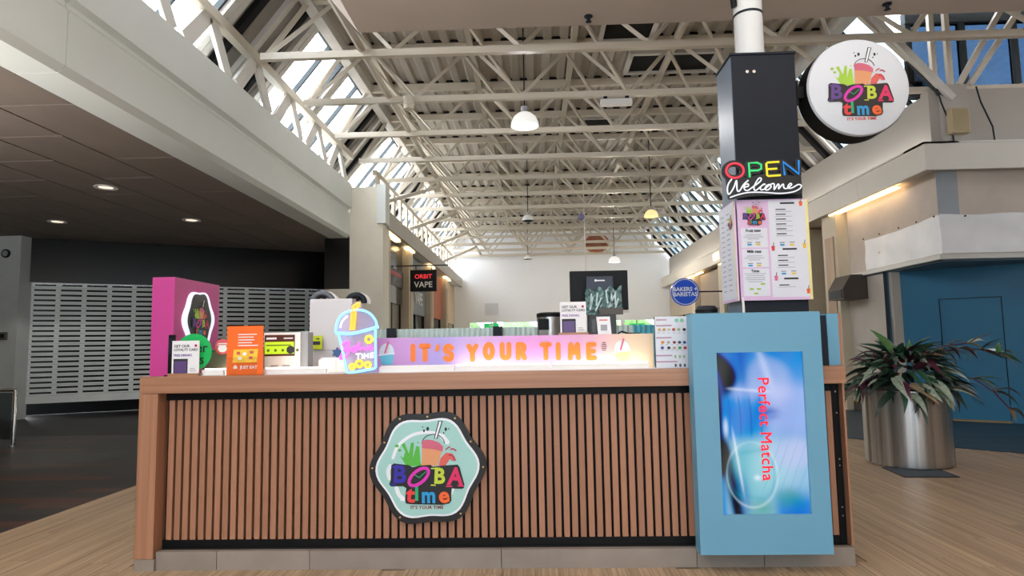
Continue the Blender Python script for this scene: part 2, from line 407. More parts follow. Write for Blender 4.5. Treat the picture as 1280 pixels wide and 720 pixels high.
# far wall ---------------------------------------------------------
fw = MB().box(-4.7, 6.7, 29.45, 29.7, 2.42, 6.9)
for xm in (-3.2, -1.75, .55, 2.05, 4.1, 5.7): fw.box(xm-.09, xm+.09, 29.5, 29.7, 0, 2.42)
fw.box(-4.7, -2.9, 29.45, 29.7, 0, 2.42).box(5.6, 6.7, 29.45, 29.7, 0, 2.42)
wfar = struct('wall_far', fw, FARW)
for i, xm in enumerate((-2.5, -.6, 1.3, 3.1, 4.9)): bx('pane', GLASSC, wfar, xm-.8, xm+.8, 29.6, 29.61, 0, 2.42)
for xm in (-1.9, 4.1): bx('access_panel', mat('panel_grey', '#cfd2d6', .6), wfar, xm-.3, xm+.3, 29.42, 29.46, 2.75, 3.3)

# left wall, behind the shop front, and shell behind the camera
sA, sB = Vector((-10.75, 13.05, 0)), Vector((-4.05, 16.75, 0))
sd = (sB-sA).normalized(); sn = Vector((sd.y, -sd.x, 0)); sL = (sB-sA).length; sang = math.atan2(sd.y, sd.x)
wl = MB().box(-16, -10.62, 12.85, 13.2, 0, 3.85)
struct('wall_left', wl, mat('left_pier', '#c9cfce', .6, var=.05))
struct('wall_left', MB().box(-16, -15.8, -6, 13, 0, 3.85), PLASTER)
struct('wall_back', MB().box(-16, -4.05, -6.2, -6, 0, 3.85).box(5.4, 12, -6.2, -6, 0, 4.8).box(-4.7, 12, -1.2, -1, 5.2, 6.9), PLASTER)
struct('wall_right', MB().box(12, 12.2, -6, 14, 0, 6.9), PLASTER)
en = struct('light_opening', MB().box(-4.05, -3.95, -6.15, -6.05, 0, 4.8).box(5.3, 5.4, -6.15, -6.05, 0, 4.8).box(-4.05, 5.4, -6.15, -6.05, 4.7, 4.8).box(-.9, -.8, -6.15, -6.05, 0, 4.8).box(2.2, 2.3, -6.15, -6.05, 0, 4.8), CHAR)  # unseen glazed opening added for soft light on the counter front
for a, b in ((-3.95, -.9), (-.8, 2.2), (2.3, 5.3)): bx('pane', GLASSE, en, a, b, -6.1, -6.09, 0, 4.7)

# ------------------------------------------------------------------ trusses
ORD = ['nearest', 'second', 'third', 'fourth', 'fifth', 'sixth', 'seventh', 'eighth', 'ninth', 'tenth', 'eleventh', 'twelfth', 'last']
NX = [-3.7+1.8*i for i in range(6)]
for i in range(13):
    Y = 8.68+1.722*i
    if i == 12: Y -= .1
    lab = 'white steel roof truss crossing the hall, ' + ('nearest to the kiosk' if i == 0 else 'against the white end wall' if i == 12 else ORD[i]+' counted from the kiosk')
    t = thing('roof_truss', lab, 'truss', (0, Y, 5.5), group='steel roof trusses across the hall')
    xr = 6.45 if i > 0 else 11.5
    cube('bottom_chord', WHITE_STEEL, t, (-3.8, 0, 0), (xr, 0, 0), .09, .10)
    if i < 12: cube('top_chord', WHITE_STEEL, t, (-3.2, .47, 1.12), (5.2 if i else 11, .47, 1.12), .1, .14)
    else: cube('top_chord', WHITE_STEEL, t, (-3.2, 0, 1.12), (5.2, 0, 1.12), .1, .14)
    dy = .47 if i < 12 else 0
    nx = NX if i else NX+[7.1, 8.9, 10.7]
    for xn in nx:
        for sx in (-.82, .82):
            xt = max(-3.3, min(xn+sx, 5.2 if i else 11)); z = 1.05
            cube('web_bar', WHITE_STEEL, t, (xn, 0, .03), (xt, dy, z), .055)
        if 0 < i < 12 and -3.2 < xn-1.0 < 5:
            cube('brace', WHITE_STEEL, t, (xn-.06, 0, .03), (xn-1.0, -1.1, 1.02), .05)
    for xa, xb in ((-3.75, -3.28), (6.4, 5.25)):
        if i or xa < 0: cube('end_bar', WHITE_STEEL, t, (xa, 0, 0), (xb, dy, 1.1), .06)
# lengthwise purlins of the roof
for k, xp in enumerate((-2.8, -1.0, .8, 2.6, 4.4)):
    struct('trim_%d' % (7+k), MB().box(xp-.05, xp+.05, 6.8, 29.3, 6.56, 6.69), WHITE_STEEL)
struct('trim_12', MB().tube([(-2.35, 6.9, 5.56), (-2.35, 29.3, 5.56)], .055, 8), WHITE_STEEL)
# long struts from the gallery up to the trusses
for i, ya in enumerate((14.6, 18.0, 21.5, 25.0)):
    o = MB().bar((-3.5, ya, 4.7), (-2.36, ya+1.7, 5.5), .09).build('roof_strut', WHITE_STEEL)
    tag(o, 'slanting white steel strut from the left gallery up to the roof, %s from the front' % ORD[i].replace('nearest', 'first'), 'strut', 'slanting struts above the left gallery')
# roof hatches
for i, (px, py, w, d, lab) in enumerate(((785, 36, .8, .6, 'dark roof hatch nearest the beige soffit'), (838, 76, 1.5, .75, 'wide dark roof hatch split by a bar, left of the charcoal tower'), (748, 152, .7, .6, 'dark roof hatch deep in the hall beyond the dome lamp'))):
    p = atZ(px, py, 6.66); t = thing('roof_hatch', lab, 'hatch', (p.x, p.y, 6.60))
    bx('recess', DARKV, t, -w/2, w/2, -d/2, d/2, .04, .09)
    fr = MB().box(-w/2-.08, w/2+.08, -d/2-.08, -d/2, .0, .09).box(-w/2-.08, w/2+.08, d/2, d/2+.08, .0, .09).box(-w/2-.08, -w/2, -d/2, d/2, 0, .09).box(w/2, w/2+.08, -d/2, d/2, 0, .09)
    fr.build('frame', RAFT, t)
# sprinklers under the soffit
for i, (x, y, lab) in enumerate(((.65, 6.5, 'small dark sprinkler head under the beige soffit, left of the tower'), (3.72, 6.45, 'small dark sprinkler head under the beige soffit, above the round sign'))):
    t = thing('sprinkler', lab, 'sprinkler', (x, y, 4.8))
    MB().lathe([(.045, 0), (.045, -.012), (.018, -.014), (.018, -.06)], 10).build('rose', CHAR, t); MB().lathe([(.03, -.06), (.034, -.066), (.0, -.07)], 10).build('deflector', CHAR, t)
# pipe end and box fixed to the trusses
p = at(511, 120, 10.28); t = thing('pipe_stub', 'short white capped pipe hanging at the second truss, left side', 'pipe', (p.x, p.y, 5.38))
MB().lathe([(.0, -.09), (.085, -.09), (.085, .05), (.095, .05), (.095, .12), (.0, .12)], 14).build('pipe_body', WHITE_STEEL, t, smooth=True)
MB().lathe([(.1, -.02), (.1, .0), (.085, .0)], 14).build('collar', WHITE_STEEL, t)
p = at(770, 122, 10.4); t = thing('emergency_light', 'flat white box lamp clamped under the second truss', 'lamp', (p.x, 10.402, 5.3))
bx('housing', WHITE_P, t, -.26, .26, -.06, .06, .0, .1, bevel=.01)
for s in (-.18, .18): bx('clamp', CHAR, t, s-.03, s+.03, -.04, .04, .1, .24)

# ------------------------------------------------------------------ left far gallery
lg = struct('trim_13', MB().box(-4.6, -3.3, 14.3, 29.4, 4.1, 4.42), FASCIA)
struct('trim_14', MB().box(-3.3, -3.24, 14.3, 29.4, 4.06, 4.46), mat('gallery_fascia', '#b3afa6', .5, var=.05))
struct('wall_left', MB().box(-4.62, -4.5, 14.5, 29.4, 0, 4.8), mat('gallery_inner', '#8f897c', .7))
struct('trim_15', MB().box(-3.62, -3.52, 14.3, 29.4, 5.3, 5.42), WHITE_STEEL)
gr = bpy.data.objects['trim_15']; yy = 14.6
while yy < 29:
    cube('post', WHITE_STEEL, gr, (-3.57, yy, 4.87), size=(.06, .22, .88)); yy += .86
CREAM = mat('pilaster_cream', '#c3b7a0', .5, var=.05); CREAMW = wood('pilaster_wood', '#a08468', '#b4977a', 'z', .5, 8, .5)
def pilaster(x, y, ztop, s):
    t = struct('trim_16', MB().box(min(x, x-s*.4), max(x, x-s*.4), y, y+.6, 0, ztop), CREAM)
    MB().box(x-.015, x+.015, y+.14, y+.46, .2, ztop-.45).build('inlay', CREAMW, t)
for y in (14.7, 17.6, 21.4, 25.2): pilaster(-3.42, y, 4.1, 1)
DKGL = mat('dark_shop_glass', '#2e3134', .12, var=.1)
def shop(label, y0, y1, zt, x, fm, wm, cat='shopfront', zw=2.5, zb=0):
    t = thing('shopfront', label, cat, (x, (y0+y1)/2, 0)); h = (y1-y0)/2
    bx('sign_board', fm, t, -.08, .0, -h, h, zw, zt)
    bx('shop_glass', wm, t, -.12, -.08, -h, h, zb, zw)
    for s in (-h+.04, 0, h-.04): bx('mullion', CHAR, t, -.08, -.04, s-.04, s+.04, zb, zw)
    return t
s1 = shop('dark glazed shopfront with a brown sign band, first on the left gallery', 15.35, 17.55, 4.05, -3.6, DKGL, mat('shop_buff', '#857c6c', .6))
bx('name_band', mat('sign_brown', '#1d1817', .5), s1, 0, .02, -1.1, 1.1, 2.95, 3.4); bx('red_line', mat('sign_red', '#b02a30', .5), s1, .02, .03, -1.0, .9, 3.22, 3.32)
s2 = shop('grey vape shopfront with large pale lettering on its sign board', 18.25, 21.35, 4.05, -3.6, mat('sign_grey', '#7d8187', .6), DKGL, zw=2.35)
lt = text('lettering', 'VAPE', .55, WHITE_P, None, 0, 0, 0, bold=.02)
lt.parent = s2; lt.rotation_euler = (0, 0, R(90)); lt.location = (.01, .3, 2.85)
s3 = shop('orange fronted shop near the far end of the left gallery', 22.05, 25.15, 4.05, -3.6, mat('sign_orange', '#b5623c', .6), DKGL, zw=2.4)
s4 = shop('pale buff shopfront beside the white end wall on the left', 25.85, 29.3, 4.05, -3.6, mat('sign_buff', '#cdb494', .6), mat('shop_beige', '#a3957f', .6), zw=2.35)
# cove lights under the left gallery
for i, (a, b) in enumerate(((14.75, 16.2), (17.3, 18.2), (21.1, 22.0), (24.9, 26.2))):
    o = bx('cove_light', WARM, None, -3.5, -3.36, a, b, 4.04, 4.07)
    tag(o, 'warm glowing light strip under the left gallery fascia, %s from the front' % ORD[i].replace('nearest', 'first'), 'light', 'cove lights under the left gallery')
# hanging vape sign
p0, p1 = at(513.5, 338, 16.6), at(546, 364, 16.6)
t = thing('hanging_sign', 'black rectangular hanging sign with red and white lettering on the left gallery', 'sign', ((p0.x+p1.x)/2, 16.6, p1.z))
w, h = (p1.x-p0.x)/2, p0.z-p1.z
bx('sign_box', BLACK, t, -w, w, -.07, .07, 0, h); text('lettering', 'VAPE', .21, WHITE_P, t, 0, h*.3, -.071, bold=.015)
text('lettering', 'ORBIT', .16, emit('red_letters', '#e8323a', 1), t, 0, h*.68, -.071, bold=.012, label='red lettering')
MB().bar((-3.575-t.location.x, 0, h+.12), (w+.3, 0, h+.12), .03).bar((-w*.6, 0, h), (-w*.6, 0, h+.12), .02).bar((w*.6, 0, h), (w*.6, 0, h+.12), .02).build('bracket', CHAR, t)
# small box on the beam end
t = thing('wall_sensor', 'small grey sensor box on the end of the left beam', 'sensor', tuple(atX(462, 268, -4.0)))
bx('housing', GREYP, t, 0, .08, -.12, .12, -.14, .14, bevel=.012); bx('lens', CHAR, t, .08, .095, -.07, .07, -.06, .06)

# ------------------------------------------------------------------ left shop front: black band, roller shutter
bandw = struct('trim_17', MB().box(0, sL, 0, .3, 2.86, 3.83), BLACKG); bandw.location = sA; bandw.rotation_euler = (0, 0, sang)
dv = struct('wall_left', MB().box(0, sL, .9, 1.0, 0, 2.9), DARKV); dv.location = sA; dv.rotation_euler = (0, 0, sang)  # near-black sheet paints the shade inside the shop
sh = thing('roller_shutter', 'grey perforated roller shutter pulled nearly down over the dark shop', 'shutter', tuple(sA), sang)
rows, z0, z1 = 22, .46, 2.86; rh = (z1-z0)/rows; pitch = .47; slot = .385
lb_ = MB(); x = .18
lb_.box(.08, sL-.05, .05, .075, 0, rh*.30).box(.08, sL-.05, .05, .075, rh*.70, rh-.004)
while x < sL-.1:
    lb_.box(x-(pitch-slot)/2, x+(pitch-slot)/2, .052, .073, rh*.3, rh*.7); x += pitch
l0 = lb_.build('shutter_slat', SHUT, sh)
for k in range(rows):
    o = l0 if k == 0 else l0.copy()
    if k: COL.objects.link(o)
    o.location = (0, 0, z0+k*rh)
bx('bottom_rail', SHUT, sh, .05, sL-.05, .04, .085, .30, .455)
for a in (.0, sL-.06): bx('guide_rail', SHUT, sh, a, a+.06, .0, .12, .0, 2.86)
t = thing('wall_dial', 'small round dark vent on the pale wall left of the shutter', 'vent', tuple(at(8, 317, 12.84)))
MB().disc(0, 0, .09, -.03, 0).build('ring', CHAR, t); MB().disc(0, 0, .06, -.04, -.03).build('cover', GREYP, t)
t = thing('wall_switch', 'small chrome switch plate on the pale wall left of the shutter', 'switch', tuple(at(4, 420, 12.84)))
bx('plate', CHROME, t, -.1, .1, -.025, 0, -.08, .08, bevel=.008); bx('rocker', CHAR, t, -.03, .03, -.04, -.02, -.04, .04)
# barrier
t = thing('barrier_rail', 'low chrome post and rail barrier with a pale glass infill at far left', 'barrier', (-7.65, 9.3, 0))
MB().tube([(0, 0, .0), (0, 0, .80), (-.02, 0, .82), (-3, 0, .83)], .026, 10).build('rail', CHROME, t, smooth=True)
MB().lathe([(.06, 0), (.06, .012), (.03, .02)], 14).build('foot', CHROME, t)
bx('infill', glass('frosted_infill', '#aebfc4', .2, .3), t, -3, -.05, -.006, .006, .1, .78)
# downlights
for i, (x, y, lab) in enumerate(((-6.32, 9.16, 'recessed downlight in the low left ceiling nearest the viewer'), (-8.85, 11.52, 'recessed downlight in the low left ceiling farthest left'), (-6.38, 11.67, 'recessed downlight in the low left ceiling nearest the beam'))):
    t = thing('downlight', lab, 'light', (x, y, 3.80))
    MB().lathe([(.16, 0), (.16, -.012), (.115, -.012), (.10, -.002)], 20).build('trim_ring', WHITE_P, t, smooth=True)
    MB().lathe([(.10, -.003), (.0, -.003)], 16).build('lens', emit('downlight_glow', '#fff2dd', .6), t)
    l = bpy.data.lights.new('downlight_lamp', 'SPOT'); l.energy = 40; l.spot_size = R(110); l.shadow_soft_size = .08; l.color = (1, .93, .82)
    lo = bpy.data.objects.new('downlight_lamp', l); COL.objects.link(lo); lo.parent = t; lo.location = (0, 0, -.05)

# ------------------------------------------------------------------ right side: fascia, corner shop, far shops
yc = 9.55; XF = 5.9
rf = struct('trim_18', MB().box(XF+.05, XF+.8, yc+.05, 29.4, 3.9, 4.22).box(XF+.8, 12, yc+.05, yc+.8, 3.9, 4.22), FASCIA_R)
for a, b in ((yc+.051, 11.55), (11.56, 29.4)): bx('fascia_panel', FASCIA_R, rf, XF, XF+.06, a, b, 3.85, 4.25)
for a, b in ((XF, 7.55), (7.56, 12)): bx('fascia_panel', FASCIA_R, rf, a, b, yc-.01, yc+.05, 3.85, 4.25)
MB().box(XF-.02, XF+.5, yc-.02, 29.4, 4.25, 4.275).box(XF-.02, 12, yc-.02, yc+.5, 4.25, 4.275).build('ledge', WHITE, rf)
struct('wall_right', MB().box(6.3, 6.5, 10.2, 29.4, 4.2, 5.2).box(6.3, 12, 10.0, 10.2, 4.2, 5.25), mat('upper_wall', '#aaa49c', .7, var=.06, scale=.8))
struct('trim_19', MB().box(6.45, 6.85, 9.92, 10.0, 4.25, 5.3), mat('upper_pilaster', '#b0aaa3', .7, var=.05))
struct('trim_20', MB().box(5.6, 12, 10.05, 10.15, 5.25, 5.33), WHITE_STEEL)
tb = bpy.data.objects['trim_20']
for pa, pb in (((6.38, 9.95, 5.3), (6.38, 9.95, 6.65)), ((6.62, 9.95, 5.3), (6.62, 9.95, 6.65)), ((6.75, 9.95, 5.3), (7.55, 9.95, 6.6)), ((6.92, 9.95, 5.3), (7.85, 9.95, 6.6)), ((6.38, 9.95, 5.35), (5.3, 9.95, 6.5))): cube('corner_brace', WHITE_STEEL, tb, pa, pb, .075)
p = at(1195, 153, 9.9); t = thing('wall_speaker', 'cream plastic wall speaker on the right upper wall, wires above it', 'speaker', (p.x, 9.92, p.z-.2))
bx('cabinet', mat('cream_plastic', '#b3a283', .5, var=.05), t, -.14, .14, -.14, 0, 0, .4, bevel=.025); bx('grille', mat('cream_grille', '#a3926f', .6), t, -.11, .11, -.15, -.14, .03, .37)
for i, (xa, xb) in enumerate(((6.38, 6.58), (6.98, 7.2))):
    o = MB().tube([(xa, 9.9, 5.25), (xa+.05, 9.9, 5.0), (xb-.02, 9.9, 4.6), (xb, 9.9, 4.3)], .012, 5).build('cable', CHAR)
    tag(o, 'thin dark cable running down the upper wall %s of the cream speaker' % ('left', 'right')[i], 'cable')
# bulkhead
BULK = mat('patched_plaster', '#cbbfb5', .85, var=.16, scale=1.1, bump=.1)
bk = struct('trim_21', MB().box(6.2, 6.35, 9.95, 12.6, 2.6, 3.9).box(6.2, 12, 9.8, 9.95, 2.6, 3.9), BULK)
bx('corner_strip', mat('corner_primer', '#9fa6ad', .6), bk, 6.185, 6.5, 9.785, 9.8, 3.18, 3.9); bx('bottom_edge', WHITE, bk, 6.12, 12, 9.72, 9.8, 2.53, 2.6); bx('bottom_edge', WHITE, bk, 6.12, 6.2, 9.8, 12.6, 2.53, 2.6)
struct('ceiling', MB().box(6.2, 12, 9.8, 13, 2.5, 2.56), mat('canopy_underside', '#5c6f7c', .6))
# vinyl banner
bn = thing('vinyl_banner', 'plain white vinyl banner pinned round the corner of the right shop bulkhead', 'banner', (6.2, 9.8, 2.6))
def cloth(pts_fn, nu, nv):
    b = MB(); vs = [pts_fn(i/nu, j/nv) for j in range(nv+1) for i in range(nu+1)]
    b.add(vs, [(j*(nu+1)+i, j*(nu+1)+i+1, (j+1)*(nu+1)+i+1, (j+1)*(nu+1)+i) for j in range(nv) for i in range(nu)]); return b
cloth(lambda u, v: (.02-.04-.012*math.sin(9*u+6*v)*math.sin(math.pi*v)-.01*math.sin(23*u), -.03+2.2*(1-u), .02+(.60-.05*(1-u)-.03*math.sin(math.pi*u))*v), 26, 8).build('left_sheet', BANNERW, bn, smooth=True)
cloth(lambda u, v: (-.02+4.2*u, -.035-.015*math.sin(11*u+5*v)*math.sin(math.pi*v)-.006*math.sin(31*u), .02+(.60-.02*math.sin(math.pi*4*u)**2)*v), 40, 8).build('front_sheet', BANNERW, bn, smooth=True)
for u in (.05, .5, 1.0, 1.6, 2.15): MB().disc(0, 0, .015, -.01, 0, n=8).build('pin', CHAR, bn).matrix_local = Matrix.Translation((-.045, u, .6)) @ Matrix.Rotation(R(-90), 4, 'Z')
for u in (.35, 1.3, 2.4): MB().disc(u, .58, .015, -.062, -.05, n=8).build('pin', CHAR, bn)
# light in the recess beside the bulkhead
o = bx('cove_light', WARM, None, 5.98, 6.12, 10.6, 12.9, 3.83, 3.85); tag(o, 'warm glowing strip under the right fascia above the white banner', 'light')
# pier left of the blue hoarding
struct('trim_22', MB().box(6.2, 6.6, 11.2, 12.7, 0, 2.5), mat('pier_grey', '#bdb5aa', .6, var=.05))
struct('trim_23', MB().box(6.02, 6.5, 12.7, 13.3, 0, 3.86), CREAM)
MB().box(6.0, 6.02, 12.82, 13.18, .2, 3.4).build('inlay', CREAMW, bpy.data.objects['trim_23'])
struct('baseboard_right', MB().box(6.15, 6.2, 11.2, 12.7, 0, .16), mat('pier_base', '#4d453f', .5)); bx('gold_line', mat('brass', '#b08a4e', .3, metal=.8), bpy.data.objects['baseboard_right'], 6.145, 6.155, 11.2, 12.7, .16, .185)
p = at(1068, 356, 12.35); t = thing('wall_bracket', 'dark brown slanted bracket box on the grey pier below the banner', 'bracket', (6.2, 12.3, 2.1))
br = MB().add([(-.0, -.3, .45), (-.3, -.3, .45), (-.45, -.3, .2), (-.45, -.3, 0), (0, -.3, 0), (0, .3, .45), (-.3, .3, .45), (-.45, .3, .2), (-.45, .3, 0), (0, .3, 0)],
              [(0, 1, 2, 3, 4), (9, 8, 7, 6, 5), (0, 5, 6, 1), (1, 6, 7, 2), (2, 7, 8, 3), (3, 8, 9, 4)])
br.build('bracket_body', mat('bracket_brown', '#3f3833', .5), t); bx('face_plate', CHAR, t, -.46, -.45, -.25, .25, .02, .18)
# blue hoarding wall with door
bA, bB = Vector((6.67, 10.97, 0)), Vector((7.58, 10.33, 0)); bd = (bB-bA).normalized(); ba = math.atan2(bd.y, bd.x)
def onblue(px, py):
    d = ray(px, py); n = Vector((bd.y, -bd.x, 0)); t_ = (bA-Vector((0, 0, CAM_H))).dot(n)/d.dot(n); p = d*t_+Vector((0, 0, CAM_H)); return (p-bA).dot(bd), p.z
u0, _ = onblue(1115, 440); u1 = 6.0
hw = struct('wall_right', MB().box(u0, onblue(1175, 400)[0], 0, .1, 0, 2.52).box(onblue(1252, 372)[0], u1, 0, .1, 0, 2.52).box(onblue(1175, 400)[0], onblue(1252, 372)[0], 0, .1, onblue(1212, 372)[1], 2.52), BLUEW)
hw.location = bA; hw.rotation_euler = (0, 0, ba)
bx('edge_trim', CHAR, hw, u0-.05, u0, -.05, .1, 0, 2.52)
d0, d1, dt = onblue(1175, 400)[0], onblue(1252, 372)[0], onblue(1212, 372)[1]
dr = struct('door_2', MB().box(d0+.012, d1-.012, .03, .08, .03, dt-.012), BLUEW); dr.location = bA; dr.rotation_euler = (0, 0, ba)
bx('door_sill', mat('sill_wood', '#8d7653', .6), dr, d0, d1, -.03, .08, 0, .03)
hu, hz = onblue(1243, 437)
hd = MB().bar((hu-.12, -.02, hz), (hu+.04, -.02, hz), .035).bar((hu+.03, -.02, hz), (hu+.03, .03, hz), .04); hd.build('door_handle', CHROME, dr)


struct('wall_right', MB().box(6.2, 12, 13.2, 13.3, 0, 4.2), DARKV)  # dark backing added to stop light leaking round the door
# right far shops
struct('wall_right', MB().box(6.6, 6.7, 13.3, 29.4, 0, 4.2), mat('right_inner', '#a79c8c', .7))
for i, y in enumerate((14.6, 17.2, 20.4, 24.0)):
    b = struct('trim_24', MB().box(6.05, 6.6, y, y+.5, 0, 3.86), CREAM)
def rshop(label, y0, y1, fm, wm, zw=2.5):
    t = thing('shopfront', label, 'shopfront', (6.25, (y0+y1)/2, 0)); h = (y1-y0)/2
    bx('sign_board', fm, t, 0, .08, -h, h, zw, 3.82); bx('shop_glass', wm, t, .08, .12, -h, h, 0, zw)
    for s in (-h+.04, 0, h-.04): bx('mullion', CHAR, t, .04, .08, s-.04, s+.04, 0, zw)
rshop('bright teal shopfront on the right gallery behind the menu tower', 15.15, 17.15, TEAL, TEAL)
rshop('teal shopfront farther along the right gallery', 17.75, 20.35, TEAL, DKGL)
rshop('brown and white cafe shopfront near the blue disc sign', 20.95, 23.95, mat('cafe_brown', '#8d8074', .6), mat('cafe_glass', '#57504b', .3))
rshop('pale buff shopfront beside the white end wall on the right', 24.55, 29.3, mat('sign_buff2', '#b9aa96', .6), mat('shop_beige2', '#9c9080', .6))
for i, (a, b) in enumerate(((15.2, 16.6), (19.9, 20.7), (23.0, 25.5))):
    o = bx('cove_light', WARM, None, 6.0, 6.14, a, b, 3.82, 3.84)
    tag(o, 'warm glowing light strip under the right gallery fascia, %s from the front' % ('first', 'second', 'third')[i], 'light', 'cove lights under the right gallery')
p = at(851, 336, 20); o = bx('wall_light', emit('lamp_box', '#ffe6b8', 2), None, 5.86, 5.9, 20.2, 20.75, 3.95, 4.18); tag(o, 'small square warm glowing lamp on the right gallery fascia', 'light')
t = thing('floodlight', 'small grey floodlight on the ledge of the right gallery', 'lamp', (6.05, 18.0, 4.28))
MB().lathe([(.0, .1), (.12, .12), (.16, .2), (.12, .28), (0, .3)], 14).build('lamp_head', GREYP, t, smooth=True); bx('stand', CHAR, t, -.06, .06, -.06, .06, 0, .12)
# blue disc sign
p = at(856, 365, 19.0); t = thing('disc_sign', 'round blue hanging sign with white lettering on the right gallery', 'sign', tuple(p))
BLUES = emit('sign_blue', '#0a3fa6', .55)
MB().disc(0, 0, .41, -.05, .05, n=36).build('disc', BLUES, t); ring = MB(); ring.stroke(arc(0, 0, .37, .37, 0, 360, 40), .02, -.056, -.05, n=6); ring.build('ring', WHITE_P, t)
text('lettering', 'BAKERS +', .165, CARD, t, 0, .075, -.052, bold=.03); text('lettering', 'BARISTAS', .165, CARD, t, 0, -.075, -.052, bold=.03)
MB().bar((.38, 0, 0), (6.25-p.x, 0, 0), .04).build('bracket', CHAR, t)

# ------------------------------------------------------------------ outside the far glazing
random.seed(3)
hb = MB()
for k in range(7):
    cx = -7+k*3.1; cy = 35+.6*(k%2); rr = 1.25+random.random()*.2; vs = []; N = 10
    for i in range(N+1):
        for j in range(N):
            th = math.pi*i/N; ph = 2*math.pi*j/N; q = rr*(1+.12*(random.random()-.5)); vs.append((cx+q*math.sin(th)*math.cos(ph), cy+q*math.sin(th)*math.sin(ph), 1.4+q*1.1*math.cos(th)))
    o = MB().add(vs, [(i*N+j, (i+1)*N+j, (i+1)*N+(j+1) % N, i*N+(j+1) % N) for i in range(N) for j in range(N)]).build('bush', mat('bush_green', '#53702f', .7, var=.5, scale=4), smooth=True)
    tag(o, 'green bush outside the low end windows, %s from the left' % ORD[k].replace('nearest', 'first'), 'bush', 'bushes outside the end windows')
struct('floor', MB().box(-20, 20, 29.7, 60, -.06, 0), mat('outside_paving', '#9a978f', .8))
EXITG = emit('exit_green', '#19b45a', .9)
for i, px in enumerate((614, 797)):
    p = at(px, 407, 29.3); t = thing('exit_sign', 'small green exit sign above the far doors, %s of the monitor' % ('left', 'right')[i], 'sign', (p.x, p.y, p.z-.09))
    t.location.y = 29.5
    bx('sign_face', EXITG, t, -.35, .35, -.02, .02, 0, .2); bx('rod', CHAR, t, -.02, .02, -.01, .01, .2, 2.44-p.z+.09); bx('arrow', WHITE_P, t, -.1, .1, -.03, -.02, .06, .14)

# ------------------------------------------------------------------ pendants, cable, cowl
def pendant(px, py, Y, r, label, col, on, drop, glow=0):
    p = at(px, py, Y); t = thing('pendant_lamp', label, 'lamp', tuple(p), group='dome pendant lamps')
    shd = MB().lathe([(r, 0), (r*.97, r*.28), (r*.8, r*.66), (r*.5, r*.92), (r*.28, r*1.02), (r*.26, r*1.0), (r*.48, r*.88), (r*.76, r*.62), (r*.92, r*.28), (r*.95, 0), (r, 0)], 28).build('shade', col, t, smooth=True)
    MB().lathe([(.0, r*1.0), (r*.28, r*1.0), (r*.26, r*1.45), (.03, r*1.5)], 14).build('cap', GREYP, t, smooth=True)
    MB().lathe([(0, r*.3), (r*.32, r*.38), (r*.36, r*.6), (r*.2, r*.95)], 14).build('bulb', on, shd, smooth=True)
    MB().tube([(0, 0, r*1.5), (0, 0, 6.74-p.z)], .012, 6).build('cord', CHAR, t)
    if glow:
        l = bpy.data.lights.new('pendant_glow', 'POINT'); l.energy = glow; l.shadow_soft_size = .1; l.color = (1, .9, .75); lo = bpy.data.objects.new('pendant_glow', l); COL.objects.link(lo); lo.parent = t; lo.location = (0, 0, -.06)
    return t
LAMPW = emit('lamp_white', '#fdfbf6', 2.2); LAMPY = emit('lamp_warm', '#ffdf9a', 2.0); LAMPO = mat('lamp_off', '#c9c9c6', .3)
SHG = mat('shade_prismatic', '#e9e9e6', .25, var=.03); 
SHW = emit('shade_lit', '#f4f2ee', .75); SHY = emit('shade_warm', '#ffe2a0', .9)
t = pendant(656, 158, 10.5, .235, 'bright white dome pendant lamp, nearest and largest', SHW, LAMPW, 1.55)
l = bpy.data.lights.new('pendant_glow', 'POINT'); l.energy = 60; l.shadow_soft_size = .1; lo = bpy.data.objects.new('pendant_glow', l); COL.objects.link(lo); lo.parent = t; lo.location = (0, 0, -.05)
pendant(660, 276, 17.0, .16, 'unlit grey dome pendant lamp below the nearest bright one', SHG, LAMPO, 1.6)
pendant(814, 271, 15.6, .17, 'warm yellow dome pendant lamp left of the menu tower', SHY, LAMPY, 1.4, 90)
pendant(768, 328, 24.0, .22, 'warm white dome pendant lamp low before the end wall', SHW, LAMPY, 1.0, 260)
pendant(660, 324, 26.0, .17, 'small unlit dome pendant lamp before the end wall, left of the monitor', SHG, LAMPO, 1.2)
p = at(731, 300, 20); t = thing('hanging_cable', 'thin pale vertical cable with a lilac ball hanging behind the black monitor', 'cable', (p.x, 20, 1.6))
MB().tube([(0, 0, 0), (0, 0, 5.14)], .018, 6).build('cable', WHITE_P, t)
MB().lathe([(0, -.12), (.1, -.06), (.12, 0), (.1, .06), (0, .12)], 12, (-.1, 0, 3.75)).build('ball', mat('lilac', '#8d86b5', .5), t, smooth=True)
p = at(746, 304, 29.2); t = thing('roof_cowl', 'rusty copper coloured round cowl high on the white end wall', 'vent', (p.x, 29.4, p.z))
cw_ = MB().disc(0, 0, .55, -.25, .04, rz=.42, n=28); cw_.build('cowl_body', wood('copper_fins', '#7a4631', '#a9694c', 'z', .5, 14, .6), t)
MB().stroke(arc(0, 0, .53, .4, 0, 360, 30), .06, -.28, -.24, n=6).build('rim', mat('copper', '#b06a48', .4, metal=.4), t)

